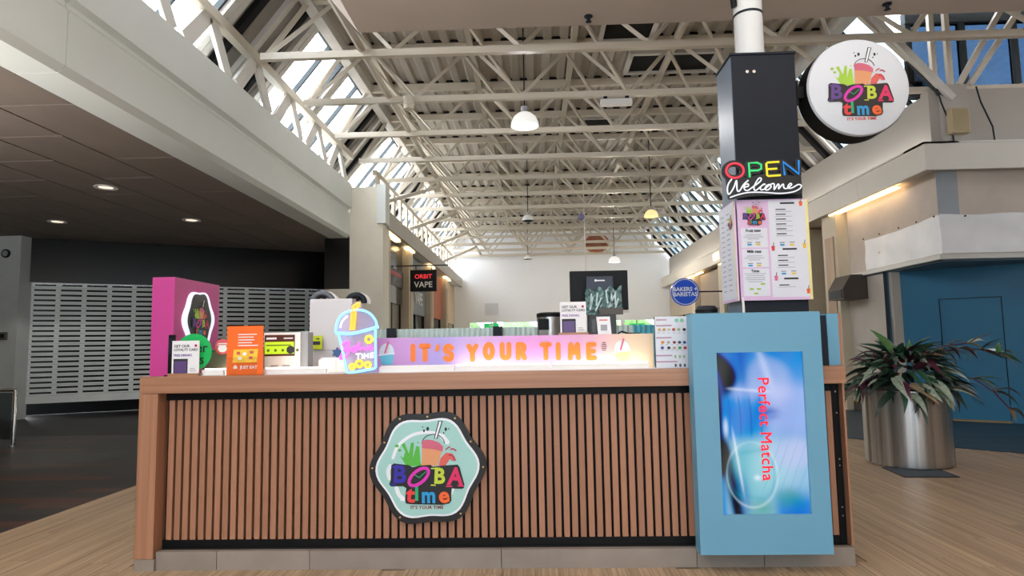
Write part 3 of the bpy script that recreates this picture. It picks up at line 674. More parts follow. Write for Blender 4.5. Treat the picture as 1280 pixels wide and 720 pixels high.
# ================================================================== KIOSK COUNTER
X0, X1, TOP = -2.49, 1.90, 1.19
kc = thing('service_counter', 'long wood slatted kiosk counter with black trim and grey kick tiles', 'counter', (0, 4.0, 0))
bx('worktop', OAKX, kc, X0, X1, 0, .52, 1.085, TOP, bevel=.003)
bx('end_post', OAK, kc, X0, X0+.12, 0, .5, .075, 1.083, bevel=.002)
bx('end_post', OAK, kc, X1-.012, X1, .03, .5, .115, 1.083)
bx('post_shoe', KICK, kc, X0, X0+.125, .005, .5, 0, .073)
bx('backing_board', BLACK, kc, X0+.12, X1-.015, .125, .16, .10, 1.083)
bx('top_band', BLACK, kc, X0+.12, X1-.015, .095, .125, 1.035, 1.083)
bx('bottom_band', BLACK, kc, X0+.125, X1-.015, .09, .125, .115, .163)
bx('side_band', BLACK, kc, 1.848, X1-.013, .085, .124, .115, 1.083)
for z in (.28, .33, .58, .62, .9, 1.03): MB().disc(1.868, z, .006, .08, .085, n=8).build('screw', CHROME, kc)
pitch = .0513; xs = X0+.145; k = 0
while xs+.037 < 1.85:
    cube('slat', SLAT, kc, (xs+.0175, .105, .599), size=(.035, .028, .870)); xs += pitch; k += 1
kx = [X0+.125, -1.98+.0, -1.40, -.22, .96, 1.36, X1]
for a, b in zip(kx[:-1], kx[1:]): bx('kick_tile', KICK, kc, a+.002, b-.002, .02, .06, 0, .112)
bx('kick_gap', DARKV, kc, X0+.125, X1, .06, .12, 0, .112)
# bolts on the worktop underside are not visible; staff worktop behind
iw = thing('back_worktop', 'white staff worktop inside the kiosk behind the upstand', 'worktop', (0, 4.62, 0))
bx('top', WHITE_P, iw, -2.3, 1.35, 0, .75, .91, .95); bx('carcass', GREYP, iw, -2.25, 1.3, .05, .7, 0, .91)

# hex sign --------------------------------------------------------
def hexpts(r, rot=3, n=72, amp=.055): return [(r*(1+amp*math.cos(6*a))*math.cos(a+R(rot)), r*(1+amp*math.cos(6*a))*math.sin(a+R(rot))) for a in [2*math.pi*k/n for k in range(n)]]
LC = dict(B1=mat('print_indigo', '#2b22a0', .4), O=mat('print_magenta', '#cf28a8', .4), B2=mat('print_lime', '#b7c93a', .4), A=mat('print_crimson', '#d0205e', .4),
          t=mat('print_red', '#d8383a', .4), i=mat('print_green', '#19a06a', .4), m=mat('print_cyan', '#1f93cf', .4), e=mat('print_orange', '#e8632a', .4))
PRINTB = mat('print_black', '#131216', .4); PRG = mat('print_leaf', '#4fae3a', .4); PRLG = mat('print_lime_light', '#9fc93c', .4); PRW = mat('print_white', '#e2e6ee', .4)
CUPC = mat('print_tan', '#d69467', .4); CUPT = mat('print_pinkcup', '#c8607a', .4); FRUIT = mat('print_fruit', '#d05a54', .4); FRUITD = mat('print_darkfruit', '#b02647', .4)
PURP = mat('print_purple', '#5a3a8a', .4); SLOG = mat('print_brownred', '#8a2a2a', .4); SLOGR = mat('print_brightred', '#d8372e', .4)
def logo(t, S, cx, cz, y, swirl=False, lively=True, first=None, slog=SLOG, straw=True):
    """flat print of the cup emblem: coordinates are in the 400,365 centred drawing frame, S metres per 345 units"""
    k = S/345.0
    T = lambda P: [(cx+(a-400)*k, cz-(b-365)*k) for a, b in P]
    d = .0012
    def ly(n): return y-d*n, y-d*(n-1)
    def pl(name, m, polys, n):
        b = MB()
        for P in polys: b.prism(T(P), *ly(n))
        return b.build(name, m, t)
    def st(name, m, lines, n):
        b = MB()
        for P, w in lines: b.stroke(T(P), w*k, *ly(n), n=6)
        return b.build(name, m, t)
    if swirl:
        st('swirl_print', PRW, [(smooth_pts([(182, 300), (215, 225), (290, 165), (370, 142), (450, 145), (500, 165)], 4), 20), ([(500, 165), (535, 205)], 30),
                                (smooth_pts([(160, 430), (150, 385), (165, 350)], 4), 24), (smooth_pts([(205, 490), (220, 530), (250, 560)], 4), 26), ([(235, 545), (236, 565)], 14), (smooth_pts([(570, 500), (560, 530)], 3), 14)], 1)
    st('dome_print', PRINTB, [(arc(443, 215, 74, 62, 10, 170, 10) if False else [(443+74*math.cos(R(a)), 215-62*math.sin(R(a))) for a in range(5, 176, 17)], 5)], 2)
    pl('straw_print', PRINTB, [[(448, 180), (478, 66), (506, 70), (470, 182)]], 2); pl('straw_core', PRW, [[(454, 177), (484, 71), (498, 73), (465, 178)]], 3)
    pl('cup_print', CUPC, [[(372, 215), (505, 235), (470, 352), (368, 350)]], 2)
    pl('drink_print', CUPT, [[(370, 195), (400, 186), (440, 190), (480, 205), (508, 232), (504, 262), (440, 246), (370, 240)]], 3)
    pl('splash_print', PRG if swirl else PRLG, [[(228, 285), (250, 300), (262, 260), (236, 215), (258, 205), (285, 275), (300, 205), (318, 205), (312, 300), (335, 225), (352, 230), (360, 330), (372, 352), (270, 352)],], 2)
    b = MB()
    for a, c, r in ((208, 224, 13), (226, 252, 12), (345, 205, 6)): b.disc(*T([(a, c)])[0], r*k, *ly(2), rz=r*.75*k, n=10)
    b.build('drop_print', PRG if swirl else PRLG, t)
    pl('fruit_print', FRUIT, [[(478, 350), (490, 305), (525, 270), (565, 275), (582, 310), (572, 325), (550, 310), (530, 340), (515, 360)]], 3)
    st('fruit_leaf', FRUITD, [(smooth_pts([(545, 285), (570, 290), (583, 318)], 3), 10), (smooth_pts([(525, 250), (540, 238), (552, 234)], 3), 7), (smooth_pts([(556, 250), (572, 246), (590, 258)], 3), 8)], 4)
    b = MB()
    for a, c, r in ((408, 118, 13), (384, 130, 9), (376, 106, 5), (525, 122, 12), (545, 120, 5), (512, 145, 6)): b.disc(*T([(a, c)])[0], r*.7*k, *ly(2), rz=r*k, n=10)
    b.build('bean_print', PRINTB, t)
    pl('letter_backing', PRINTB, [[(172, 345), (190, 334), (285, 346), (310, 360), (350, 350), (425, 345), (440, 358), (520, 350), (600, 346), (612, 360), (642, 470), (640, 490), (628, 497), (560, 495), (556, 540), (558, 570), (545, 588), (500, 596), (300, 590), (266, 586), (260, 560), (268, 490), (250, 478), (170, 478), (158, 465), (168, 440)]], 4)
    def L(ch, m, a, c, s, r=0, sx=1.0, bold=.034):
        (u, v), = T([(a, c)])
        text('letter', ch, s*k, m, t, u, v, ly(5)[1], rot=R(r), bold=bold, sx=sx, ex=.0006)
    L('B', first or LC['B1'], 225, 408, 150, -4, 1.0); L('B', LC['B2'], 482, 420, 135, -3, .95); L('A', LC['A'], 585, 425, 150, -4, .92)
    st('letter', LC['O'], [([(350+(66*math.cos(R(a)))*.92-18*math.sin(R(a))*-1, 420-(52*math.sin(R(a)))-26*math.cos(R(a))*.7) for a in range(0, 361, 20)], 20)], 5)
    st('clock_hands', LC['i'], [([(320, 405), (352, 425), (395, 388)], 5)], 5)
    # serifs
    st('serif', first or LC['B1'], [([(178, 355), (205, 357)], 9), ([(172, 465), (200, 467)], 9)], 6)
    st('serif', LC['B2'], [([(432, 368), (455, 369)], 8), ([(430, 472), (455, 473)], 8)], 6)
    st('serif', LC['A'], [([(528, 480), (562, 481)], 9), ([(602, 478), (636, 480)], 9)], 6)
    L('t', LC['t'], 296, 535, 135, -4, 1.15); L('I', LC['i'], 336, 530, 118, 0, 1.0); L('m', LC['m'], 412, 540, 135, 0, .88); L('e', LC['e'], 510, 540, 135, 8, 1.05)
    text('slogan', "IT'S YOUR TIME", 28*k, slog, t, *T([(400, 613)])[0], ly(2)[1], bold=.03, sx=1.0, ex=.0005, space=1.1)

TEALS = mat('sign_teal', '#9ccac6', .4, var=.03)
hc = at(534, 585, 4.05)
hs = thing('hexagon_sign', 'wavy hexagonal pale teal logo sign on the slatted counter front', 'sign', (hc.x, 4.085, hc.z))
MB().prism(hexpts(.349), -.02, 0).build('backing_plate', PRINTB, hs); MB().prism(hexpts(.310), -.028, -.02).build('white_border', PRW, hs); MB().prism(hexpts(.297), -.0300, -.028).build('teal_face', TEALS, hs)
for a in (-57, -3, 57, 117, 177, 237, 27, 147, 87): q = hexpts(.331, 3, 360)[a % 360]; MB().disc(q[0], q[1], .006, -.023, -.02, n=8).build('screw', mat('brass_screw', '#c8a468', .3, metal=.8), hs)
logo(hs, .335, -.004, .0, -.0300, swirl=True)

# round sign -------------------------------------------------------
rc = at(1068, 113, 4.62)
rs = thing('round_sign', 'round white double sided projecting logo sign with black rim on the tower', 'sign', (rc.x, 4.62, rc.z))
MB().disc(0, 0, .365, -.04, .12, n=56).build('rim', BLACK, rs, smooth=True)
face = MB(); prof = [(.362, -.04), (.356, -.062), (.335, -.072), (0, -.072)]; N = 56
face.add([(r*math.cos(2*math.pi*k/N), yy, r*math.sin(2*math.pi*k/N)) for r, yy in prof[:3] for k in range(N)], [(i*N+k, i*N+(k+1) % N, (i+1)*N+(k+1) % N, (i+1)*N+k) for i in range(2) for k in range(N)]+[tuple(2*N+k for k in range(N))])
face.build('face', mat('sign_face_white', '#d0d6de', .4, var=.02), rs, smooth=True)
logo(rs, .335, .0, .0, -.0725, first=PURP, slog=SLOGR)
MB().box(-.415, -.355, .0, .08, -.045, .045).build('bracket', BLACK, rs)
MB().box(-.418, -.40, .01, .1, -.09, .09).build('bracket_plate', BLACK, rs)

# tower ------------------------------------------------------------
tw = thing('menu_tower', 'tall charcoal square tower holding the menu boards at the right of the kiosk', 'tower', (1.735, 4.62, 0))
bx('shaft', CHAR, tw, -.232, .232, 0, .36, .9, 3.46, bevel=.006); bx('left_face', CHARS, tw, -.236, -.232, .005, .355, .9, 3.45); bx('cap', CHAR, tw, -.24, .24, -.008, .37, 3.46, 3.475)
for a, z in ((-.12, 3.33), (-.07, 3.33)): MB().disc(a, z, .012, -.008, 0, n=10).build('bolt', CHROME, tw)
bx('plinth', CHAR, tw, -.232, .232, 0, .36, 0, .9)
pl_ = thing('ceiling_pole', 'white round pole from the top of the charcoal tower up to the soffit', 'pole', (1.70, 4.78, 3.475))
MB().lathe([(.105, 0), (.105, .36), (.108, .36), (.108, .375), (.105, .375), (.105, 1.32)], 28).build('tube', mat('pole_white', '#d2d5d6', .4, var=.04), pl_, smooth=True)
MB().lathe([(.13, 1.28), (.13, 1.322)], 24).build('flange', WHITE, pl_); MB().lathe([(.109, .358), (.109, .376)], 24).build('joint_ring', CHAR, pl_)
o = MB().tube([(1.535, 4.7, 4.8), (1.54, 4.7, 4.3), (1.57, 4.72, 4.05), (1.59, 4.75, 3.9)], .025, 8).build('cable', BLACK); tag(o, 'thick black cable dropping beside the white ceiling pole', 'cable')

# menu boards
MENU = mat('menu_lilac', '#d9b9dc', .35, var=.06, scale=1.5); MENUW = mat('menu_paper', '#d9dde8', .4, var=.03); YEL = mat('menu_yellow', '#e8dc9a', .4)
def menu(t, w, h, full):
    bx('board', MENU, t, -w/2, w/2, 0, .012, 0, h); y = -.001
    bx('page', MENUW, t, -w/2+.01 if not full else w*-.06, w/2-.02, y, 0, .02, h-.01)
    bx('edge_strip', YEL, t, w/2-.02, w/2, y, 0, 0, h)
    heads, lines = MB(), MB(); blue, yel, grn = MB(), MB(), MB(); y0, y1 = -.0025, -.001
    def row(x, z, L, b, th=.006): b.box(x-L/2, x+L/2, y0, y1, z-th/2, z+th/2)
    if full:
        for za, zb in ((.375, .515), (.235, .365), (.03, .225)): bx('page', MENUW, t, -w/2+.02, -w*.09, y, 0, za*h/.72, zb*h/.72)
        L = -w*.29
        for z0 in (.495, .345):
            for q in range(3): row(L, (z0-.03-.014*q)*h/.72, (.11, .14, .08)[q], lines, .004)
            for s, b in ((-.03, blue), (.03, yel)): row(L+s, (z0-.098)*h/.72, .03, b, .012); row(L+s, (z0-.083)*h/.72, .035, heads, .004)
        text('heading', 'Fruit teas', .028, INK, t, L, .497*h/.72, y0, bold=.02); text('heading', 'Milk teas', .028, INK, t, L, .347*h/.72, y0, bold=.02); text('heading', 'Time', .028, INK, t, L, .207*h/.72, y0, bold=.02)
        for q in range(5): row(L, (.188-.014*q)*h/.72, (.15, .12, .14, .13, .10)[q], lines, .004)
        for s, z in ((.05, .115), (-.03, .08), (.02, .08), (0, .048)): row(L+s, z*h/.72, .03, grn, .011)
        Rr = w*.17
        for z0, nrow in ((.69, 6), (.36, 3), (.15, 1)):
            row(Rr+.02, z0*h/.72, .10, heads, .012)
            for q in range(nrow): row(Rr-.03, (z0-.045-.035*q)*h/.72, .07, heads, .007); row(Rr-.01, (z0-.06-.035*q)*h/.72, .12, lines, .003)
        for z in (.39, .185):
            for s, b in ((-.03, blue), (.04, yel)): row(Rr+s, z*h/.72, .03, b, .012); row(Rr+s, (z+.017)*h/.72, .035, heads, .004)
        for (a, z, m_) in ((w*.40, .69, LC['e']), (w*-.02, .37, LC['t']), (w*.42, .385, mat('cup_yellow', '#e8b92e', .4)), (w*-.0, .155, mat('cup_pink', '#d96a9a', .4)), (w*.44, .06, LC['e'])):
            c = MB().prism([(a-.013, z+.016), (a+.013, z+.016), (a+.009, z-.018), (a-.009, z-.018)], y0, y1); c.build('cup_picture', m_, t)
            MB().stroke([(a, z+.016), (a+.006, z+.04)], .004, y0, y1, 6).build('straw_picture', INK, t)
    else:
        for c in (-.09, .04):
            for q in range(16): row(c, h*(.9-.052*q), .07, lines if q % 4 else heads, .006)
    for nm, b, m_ in (('heading_lines', heads, GREYINK if not full else INK), ('text_lines', lines, GREYINK), ('price_tabs', blue, LC['m']), ('price_tabs', yel, mat('tab_yellow', '#e3c83a', .5)), ('price_tabs', grn, PRLG)):
        if b.v: b.build(nm, m_, t)
mA, mB_ = at(921, 250, 4.58), at(1017, 374, 4.58)
w = mB_.x-mA.x; h = mA.z-mB_.z
mb1 = thing('menu_board', 'front menu board with pink and white pages on the charcoal tower', 'menu', ((mA.x+mB_.x)/2, 4.585, mB_.z), 0, 'menu boards on the tower')
menu(mb1, w, h, True); logo(mb1, .118, -w*.27, h*.855, -.001, first=PURP, slog=SLOGR)
mb2 = thing('menu_board', 'narrow side menu board seen edge on, left face of the charcoal tower', 'menu', (1.465, 4.79, mB_.z), R(-90), 'menu boards on the tower')
menu(mb2, .37, h, False); logo(mb2, .07, .1, h*.8, -.001, first=PURP, slog=SLOGR)

# OPEN sign --------------------------------------------------------
nA = at(903, 200, 4.54); nk = 4.54/800.0*1.0
ns_ = thing('neon_sign', 'black backed neon sign reading open in four colours above welcome script', 'sign', (nA.x, 4.545, nA.z))
def nz(P, sc=9.0, ox=890, oy=180):            # drawing units of the enlarged sketch -> local metres
    out = []
    for a, b in P:
        p = at(ox+a/sc, oy+b/sc, 4.54); out.append((p.x-nA.x, p.z-nA.z))
    return out
bk_ = MB().prism(nz([(150, 400), (170, 560), (180, 620), (205, 628), (420, 590), (990, 560), (1012, 540), (1015, 500), (990, 360), (560, 340), (300, 395)]), -.012, 0)
for P, wd in (([(140+105*(1+math.cos(R(a))), 305-85*math.sin(R(a))) for a in range(0, 361, 24)], .045), ([(415, 380), (405, 225), (520, 225), (548, 260), (520, 305), (410, 310)], .045), ([(745, 210), (600, 220), (612, 365), (760, 358)], .045), ([(605, 290), (725, 283)], .045), ([(808, 360), (790, 210), (968, 345), (965, 195)], .045)):
    bk_.stroke(nz(P), wd, -.012, 0, n=8)
bk_.build('backing', mat('sign_backing', '#0c1118', .35), ns_)
def neon(name, P, m_, r, t=ns_, sm=True, f=nz, yy=-.02):
    pts = f(smooth_pts(P, 4) if sm else P); MB().tube([(a, yy, b) for a, b in pts], r, 7).build(name, m_, t, smooth=True)
NR, NG, NY, NB, NW = emit('neon_red', '#e0394d', .8), emit('neon_green', '#3fd07a', .8), emit('neon_yellow', '#ead52c', .8), emit('neon_blue', '#2585d8', .8), emit('neon_white', '#dfe2ea', .8)
neon('neon_letter', [(250+98*math.cos(R(a)), 307-82*math.sin(R(a))) for a in range(0, 365, 18)], NR, .0085, sm=False)
neon('neon_letter', [(417, 380), (405, 222), (500, 218), (545, 240), (545, 285), (510, 305), (415, 308)], NG, .0075, sm=False)
neon('neon_letter', [(745, 208), (615, 216), (602, 228), (612, 358), (625, 368), (762, 358)], NY, .0075, sm=False); neon('neon_letter', [(605, 292), (722, 284)], NY, .0075, sm=False)
neon('neon_letter', [(808, 358), (790, 208), (968, 345), (964, 192)], NB, .0075, sm=False)
neon('neon_script', [(215, 400), (175, 460), (165, 530), (185, 572), (235, 500), (262, 425), (270, 430), (275, 520), (300, 535), (350, 460), (400, 415)], NW, .0055)
neon('neon_script', [(350, 495), (400, 480), (395, 455), (360, 470), (355, 510), (390, 530), (450, 490), (530, 430), (545, 395), (515, 395), (470, 470), (465, 515), (490, 525), (560, 470), (590, 458), (565, 462), (535, 500), (550, 522), (600, 500), (640, 460), (600, 480), (590, 515), (620, 522), (655, 490), (650, 462), (690, 455), (690, 520), (730, 460), (745, 470), (740, 512), (790, 455), (800, 500), (835, 505), (885, 465), (870, 450), (845, 480), (860, 505), (900, 495), (960, 462), (995, 475), (975, 510), (900, 545), (760, 562), (560, 550), (400, 552), (280, 578), (195, 608)], NW, .005)

# ------------------------------------------------------------------ blue display kiosk
kA, kB = at(866, 392, 3.88), at(1040, 693, 3.88)
kd = thing('display_kiosk', 'light blue upright display cabinet with a bright video screen on the counter front', 'display', ((kA.x+kB.x)/2, 3.88, kB.z))
kw = (kB.x-kA.x)/2+.012; kh = kA.z-kB.z
sA_, sB_ = at(895.5, 441, 3.88), at(1015, 643, 3.88)
ax, bx_, az, bz = sA_.x-kd.location.x, sB_.x-kd.location.x-.0, sB_.z-kB.z, sA_.z-kB.z
cab = MB().box(-kw, ax, 0, .115, 0, kh).box(bx_, kw, 0, .115, 0, kh).box(ax, bx_, 0, .115, 0, az).box(ax, bx_, 0, .115, bz, kh).box(ax, bx_, .03, .115, az, bz)
cab.build('cabinet', BLUEK, kd)
SCR = bpy.data.materials.new('screen_video'); SCR.use_nodes = True; n = SCR.node_tree; b = n.nodes['Principled BSDF']
MATS['screen_video'] = SCR
cr = n.nodes.new('ShaderNodeVertexColor'); cr.layer_name = 'video'
b.inputs['Base Color'].default_value = (.004, .004, .004, 1); b.inputs['Roughness'].default_value = .3; b.inputs['Specular IOR Level'].default_value = .15
n.links.new(cr.outputs['Color'], b.inputs['Emission Color']); b.inputs['Emission Strength'].default_value = EM
def soft(d, w): return 1/(1+math.exp(max(-40, min(40, d/w))))
def ell(u, v, cu, cv, ru, rv, w): return soft(math.hypot((u-cu)/ru, (v-cv)/rv)-1, w)
def rect(u, v, a, b, c, d, w): return soft(a-u, w)*soft(u-b, w)*soft(c-v, w)*soft(v-d, w)
def mixc(c, k, t): k = lin(k); return [x+(y-x)*t for x, y in zip(c, k)]
def video(u, v):
    c = lin('#3f8fd4'); rip = .5+.5*math.sin(u*38+2*math.sin(v*5)); rp2 = .5+.5*math.sin(u*17+v*9)
    c = mixc(c, '#1c78c4', .5*rect(u, v, 0, .6, -.1, .2, .08)*(.5+.5*rip)); c = mixc(c, '#b9c4ea', .6*ell(u-.25*(v-.2), v, .62, .17, .26, .14, .12))
    c = mixc(c, '#d3d2f4', .85*rect(u, v, .12, 1.1, .22, .31, .03)); c = mixc(c, '#2f8ed8', .9*rect(u, v, .10, .56, .27, .52, .03)*(.55+.45*rip))
    c = mixc(c, '#b9c2ee', .75*rect(u, v, .56, 1.1, .27, .54, .03)); c = mixc(c, '#3c57b0', .7*ell(u, v, .60, .385, .09, .03, .3)); c = mixc(c, '#8fb6ea', .5*rect(u, v, .88, 1.1, .0, .5, .05))
    c = mixc(c, '#a9cbe0', .9*rect(u, v, .05, 1.1, .545, 1.1, .02)); c = mixc(c, '#79bcc8', .8*ell(u, v, .36, .74, .27, .18, .15)); c = mixc(c, '#b8dde4', .6*ell(u, v, .55, .70, .22, .16, .25))
    c = mixc(c, '#c8c6ee', .6*ell(u, v, .85, .63, .25, .09, .2)); c = mixc(c, '#1f78d2', .85*rect(u, v, .62, 1.2, .89, 1.2, .03)); c = mixc(c, '#4fa08e', .6*ell(u, v, .76, .90, .13, .05, .3)); c = mixc(c, '#4a9a6a', .5*ell(u, v, .45, .97, .14, .05, .3))
    c = mixc(c, '#2a64b4', .5*ell(u-.2*(v-.8), v, .2, .9, .1, .14, .2)); c = mixc(c, '#0d1322', .95*ell(u-.15*math.sin(v*9), v, -.02, .12, .10, .14, .15)); c = mixc(c, '#10182a', .95*ell(u, v, -.02, .36, .06, .22, .15))
    c = mixc(c, '#131a28', .95*soft(abs(u-.10-.32*(v-.75))-.055, .02)*soft(.52-v, .03)); c = mixc(c, '#0f1626', .9*ell(u, v, -.02, .66, .13, .12, .12)); c = mixc(c, '#eef2ff', .8*ell(u, v, .42, .78, .03, .012, .4)); c = mixc(c, '#e8eefc', .7*ell(u, v, .08, .47, .025, .05, .3))
    dj = math.hypot((u-.36)/.29, (v-.76)/.2); c = mixc(c, '#e4f0f4', .55*soft(abs(dj-1)-.02, .02)*soft(.56-v, .02)); c = mixc(c, '#5aa7bd', .35*soft(abs(dj-.8-.1*math.sin(u*14))-.05, .03))
    c = mixc(c, '#e9edfb', .6*soft(abs(v-.235-.05*(u-.3))-.006, .004)*soft(.12-u, .02)*soft(u-.6, .02)); c = mixc(c, '#1663b4', .45*soft(abs(math.sin(u*26+.4*math.sin(v*11)))-.22, .06)*rect(u, v, .12, .56, .28, .52, .01))
    c = mixc(c, '#0f5eb4', .5*soft(abs(u-.30-.1*(v-.1))-.03, .02)*soft(v-.2, .02)); c = mixc(c, '#dfe6fa', .5*soft(abs(u-.52-.55*(v-.02))-.035, .02)*soft(v-.22, .02)); c = mixc(c, '#9db6ea', .5*soft(abs(v-.43-.04*math.sin(u*7))-.012, .006)*soft(.56-u, .02))
    c = mixc(c, '#6f9ec8', .4*soft(abs(math.sin(u*31+v*23))-.12, .05)*rect(u, v, .45, 1.0, .56, .88, .02)); c = mixc(c, '#f6faff', .8*soft(abs(u-.16-.25*(v-.5))-.008, .006)*soft(.5-v, .03)*soft(v-.85, .03))
    c = [max(0, x*1.25-.14)*.95 for x in c]
    return mixc(c, '#ffffff', .05*rp2*soft(abs(v-.5)-.5, .1))
gu, gv = 84, 150
sm = MB().add([(ax+(bx_-ax)*i/gu, .02, bz+(az-bz)*j/gv) for j in range(gv+1) for i in range(gu+1)], [(j*(gu+1)+i, (j+1)*(gu+1)+i, (j+1)*(gu+1)+i+1, j*(gu+1)+i+1) for j in range(gv) for i in range(gu)])
scr = sm.build('screen', SCR, kd, smooth=True)
ca = scr.data.color_attributes.new('video', 'FLOAT_COLOR', 'POINT')
for j in range(gv+1):
    for i in range(gu+1): ca.data[j*(gu+1)+i].color = (*video(i/gu, j/gv), 1)
def sp(P): return [(at(880+a*200/480, 420+c*200/480, 3.90).x-kd.location.x, at(880+a*200/480, 420+c*200/480, 3.90).z-kB.z) for a, c in P]
RT_ = emit('video_text', '#f0142e', 1)
tA = sp([(182, 278)])[0]
cap = [text('caption', 'Perfect Matcha', .093, RT_, scr, tA[0]+da, tA[1]+db, .0155-q_*.0001, rot=R(-90), ex=.0004, space=1.07) for q_, (da, db) in enumerate(((0, 0), (.0022, 0), (0, .0022), (.0022, .0022)))]
cbm = bmesh.new()
for o in cap: cbm.from_mesh(o.data)
cbm.to_mesh(cap[0].data); cbm.free()
for o in cap[1:]: bpy.data.objects.remove(o)
q0, q1 = at(1033, 392, 4.14), at(1051, 458, 4.14)
sb = thing('end_cabinet', 'small light blue cabinet with wood edge at the right end of the counter', 'cabinet', (q0.x, 4.14, TOP))
bx('body', BLUEK, sb, .0, q1.x-q0.x, 0, .25, 0, q0.z-TOP); bx('wood_edge', OAK, sb, q1.x-q0.x, q1.x-q0.x+.018, .0, .25, 0, q0.z-TOP); bx('dark_side', CHAR, sb, -.035, 0, .01, .25, 0, q0.z-TOP-.01)

# ------------------------------------------------------------------ upstand banner with LED strip
ub = thing('banner_upstand', 'long pink and lilac banner box with big orange lettering behind a glowing strip', 'banner', (0, 4.18, TOP))
BAN = bpy.data.materials.new('banner_gradient'); BAN.use_nodes = True; n = BAN.node_tree; b = n.nodes['Principled BSDF']; MATS['banner_gradient'] = BAN
t1 = n.nodes.new('ShaderNodeTexCoord'); sx = n.nodes.new('ShaderNodeSeparateXYZ'); n2 = n.nodes.new('ShaderNodeTexNoise'); n2.inputs['Scale'].default_value = 1.5
n.links.new(t1.outputs['Object'], n2.inputs['Vector']); n.links.new(t1.outputs['Object'], sx.inputs['Vector'])
mr = n.nodes.new('ShaderNodeMapRange'); mr.inputs['From Min'].default_value = -1.03; mr.inputs['From Max'].default_value = .77; n.links.new(sx.outputs['X'], mr.inputs['Value'])
ad = n.nodes.new('ShaderNodeMath'); ad.operation = 'MULTIPLY_ADD'; ad.inputs[1].default_value = .12; n.links.new(n2.outputs['Fac'], ad.inputs[0]); n.links.new(mr.outputs['Result'], ad.inputs[2])
cr = n.nodes.new('ShaderNodeValToRGB'); els = cr.color_ramp.elements
els[0].position = .05; els[0].color = (*lin('#c08ac0'), 1); els[1].position = 1.0; els[1].color = (*lin('#d8c3a8'), 1)
for ps, cc in ((.18, '#c293cf'), (.28, '#a99bdc'), (.42, '#c4a3d8'), (.62, '#cf8fcf'), (.78, '#cf9cc6'), (.92, '#dbb7b4')): e = els.new(ps); e.color = (*lin(cc), 1)
n.links.new(ad.outputs[0], cr.inputs['Fac']); n.links.new(cr.outputs['Color'], b.inputs['Base Color']); b.inputs['Roughness'].default_value = .4
bl, brr = -1.05, .775; bh = .222
bpn = bx('panel', BAN, ub, bl, brr, 0, .012, .0, bh); bx('shelf', WHITE_P, ub, bl, brr, .012, .30, bh-.02, bh-.002); bx('back', WHITE_P, ub, bl, brr, .29, .30, 0, bh-.02)
LET = mat('letter_orange', '#f47a1c', .4, var=.02)
def bu(a, c, y=4.17): p = at(a, c, y); return p.x, p.z-TOP
glyph = {'I': [[(0, 0), (0, 1)]], 'T': [[(-.28, 1), (.28, 1)], [(0, 0), (0, 1)]], 'S': [smooth_pts([(.24, .86), (.05, 1), (-.2, .9), (-.2, .65), (.05, .5), (.22, .35), (.2, .1), (-.02, 0), (-.24, .13)], 4)],
         'Y': [[(-.27, 1), (0, .5), (.27, 1)], [(0, 0), (0, .5)]], 'O': [[(.27*math.cos(R(a)), .5+.5*math.sin(R(a))) for a in range(0, 361, 20)]], 'U': [[(-.25, 1), (-.25, .25)]+[(.25*math.cos(R(a)), .25+.25*math.sin(R(a))) for a in range(180, 361, 20)]+[(.25, 1)]],
         'R': [[(-.22, 0), (-.22, 1), (.05, 1), (.2, .9), (.22, .75), (.17, .58), (.02, .5), (-.2, .5)], [(.02, .5), (.24, 0)]], 'M': [[(-.3, 0), (-.25, 1), (0, .4), (.25, 1), (.3, 0)]], 'E': [[(.22, 1), (-.2, 1), (-.2, 0), (.22, 0)], [(-.2, .5), (.16, .5)]], "'": [[(.03, 1), (.03, .85), (-.05, .7)]]}
zh = None
for ch, px in (('I', 516), ('T', 531), ("'", 546.5), ('S', 560.5), ('Y', 590.5), ('O', 611), ('U', 632), ('R', 651.5), ('T', 682.5), ('I', 698), ('M', 718), ('E', 739.5)):
    x0, zb = bu(px, 449.5 if px < 600 else 447.5); _, zt = bu(px, 432.5 if px < 600 else 430.5); hh = zt-zb
    g = MB()
    for P in glyph[ch]: g.stroke([(x0+a*hh, zb+c*hh) for a, c in P], hh*.36 if ch != "'" else hh*.25, -.004, 0, n=10)
    g.build('letter', LET, bpn)
def cuppic(px, py, body, s=1.0, tilt=0):
    x0, z0 = bu(px, py); k = .0052*s
    MB().disc(x0, z0+1*k, 9.5*k, -.003, 0, rz=12*k, n=18).build('dome_picture', mat('dome_pale', '#c6d6dc', .4), bpn)
    MB().prism([(x0-9*k, z0-2*k), (x0+9*k, z0-1*k), (x0+7*k, z0-14*k), (x0-6*k, z0-14*k)], -.0045, -.003).build('cup_picture', body, bpn)
    MB().stroke([(x0-2*k, z0+1*k), (x0+2*k, z0+14*k)], 2.2*k, -.006, -.0045, n=6).build('straw_picture', CUPT, bpn)
    MB().stroke([(x0-10*k, z0-2*k), (x0+10*k, z0)], 1.4*k, -.0055, -.0045, n=6).build('lid_picture', PRW, bpn)
cuppic(483, 442, mat('cup_aqua', '#5cb9cf', .4)); cuppic(778, 438, mat('cup_cream', '#f0d98a', .4))
x0, z0 = bu(755, 433); g = MB(); 
for q in range(5): g.box(x0-.02+.004*abs(q-2), x0+.02-.004*abs(q-2), -.002, 0, z0+.022-.012*q, z0+.026-.012*q)
g.build('small_print', INK, bpn)
ls = thing('light_strip', 'white light channel glowing along the counter in front of the pink banner', 'light', (0, 4.07, TOP))
segs = [(-2.22, -2.02), (-1.72, -1.27), (-.99, -.13), (-.13, .73)]
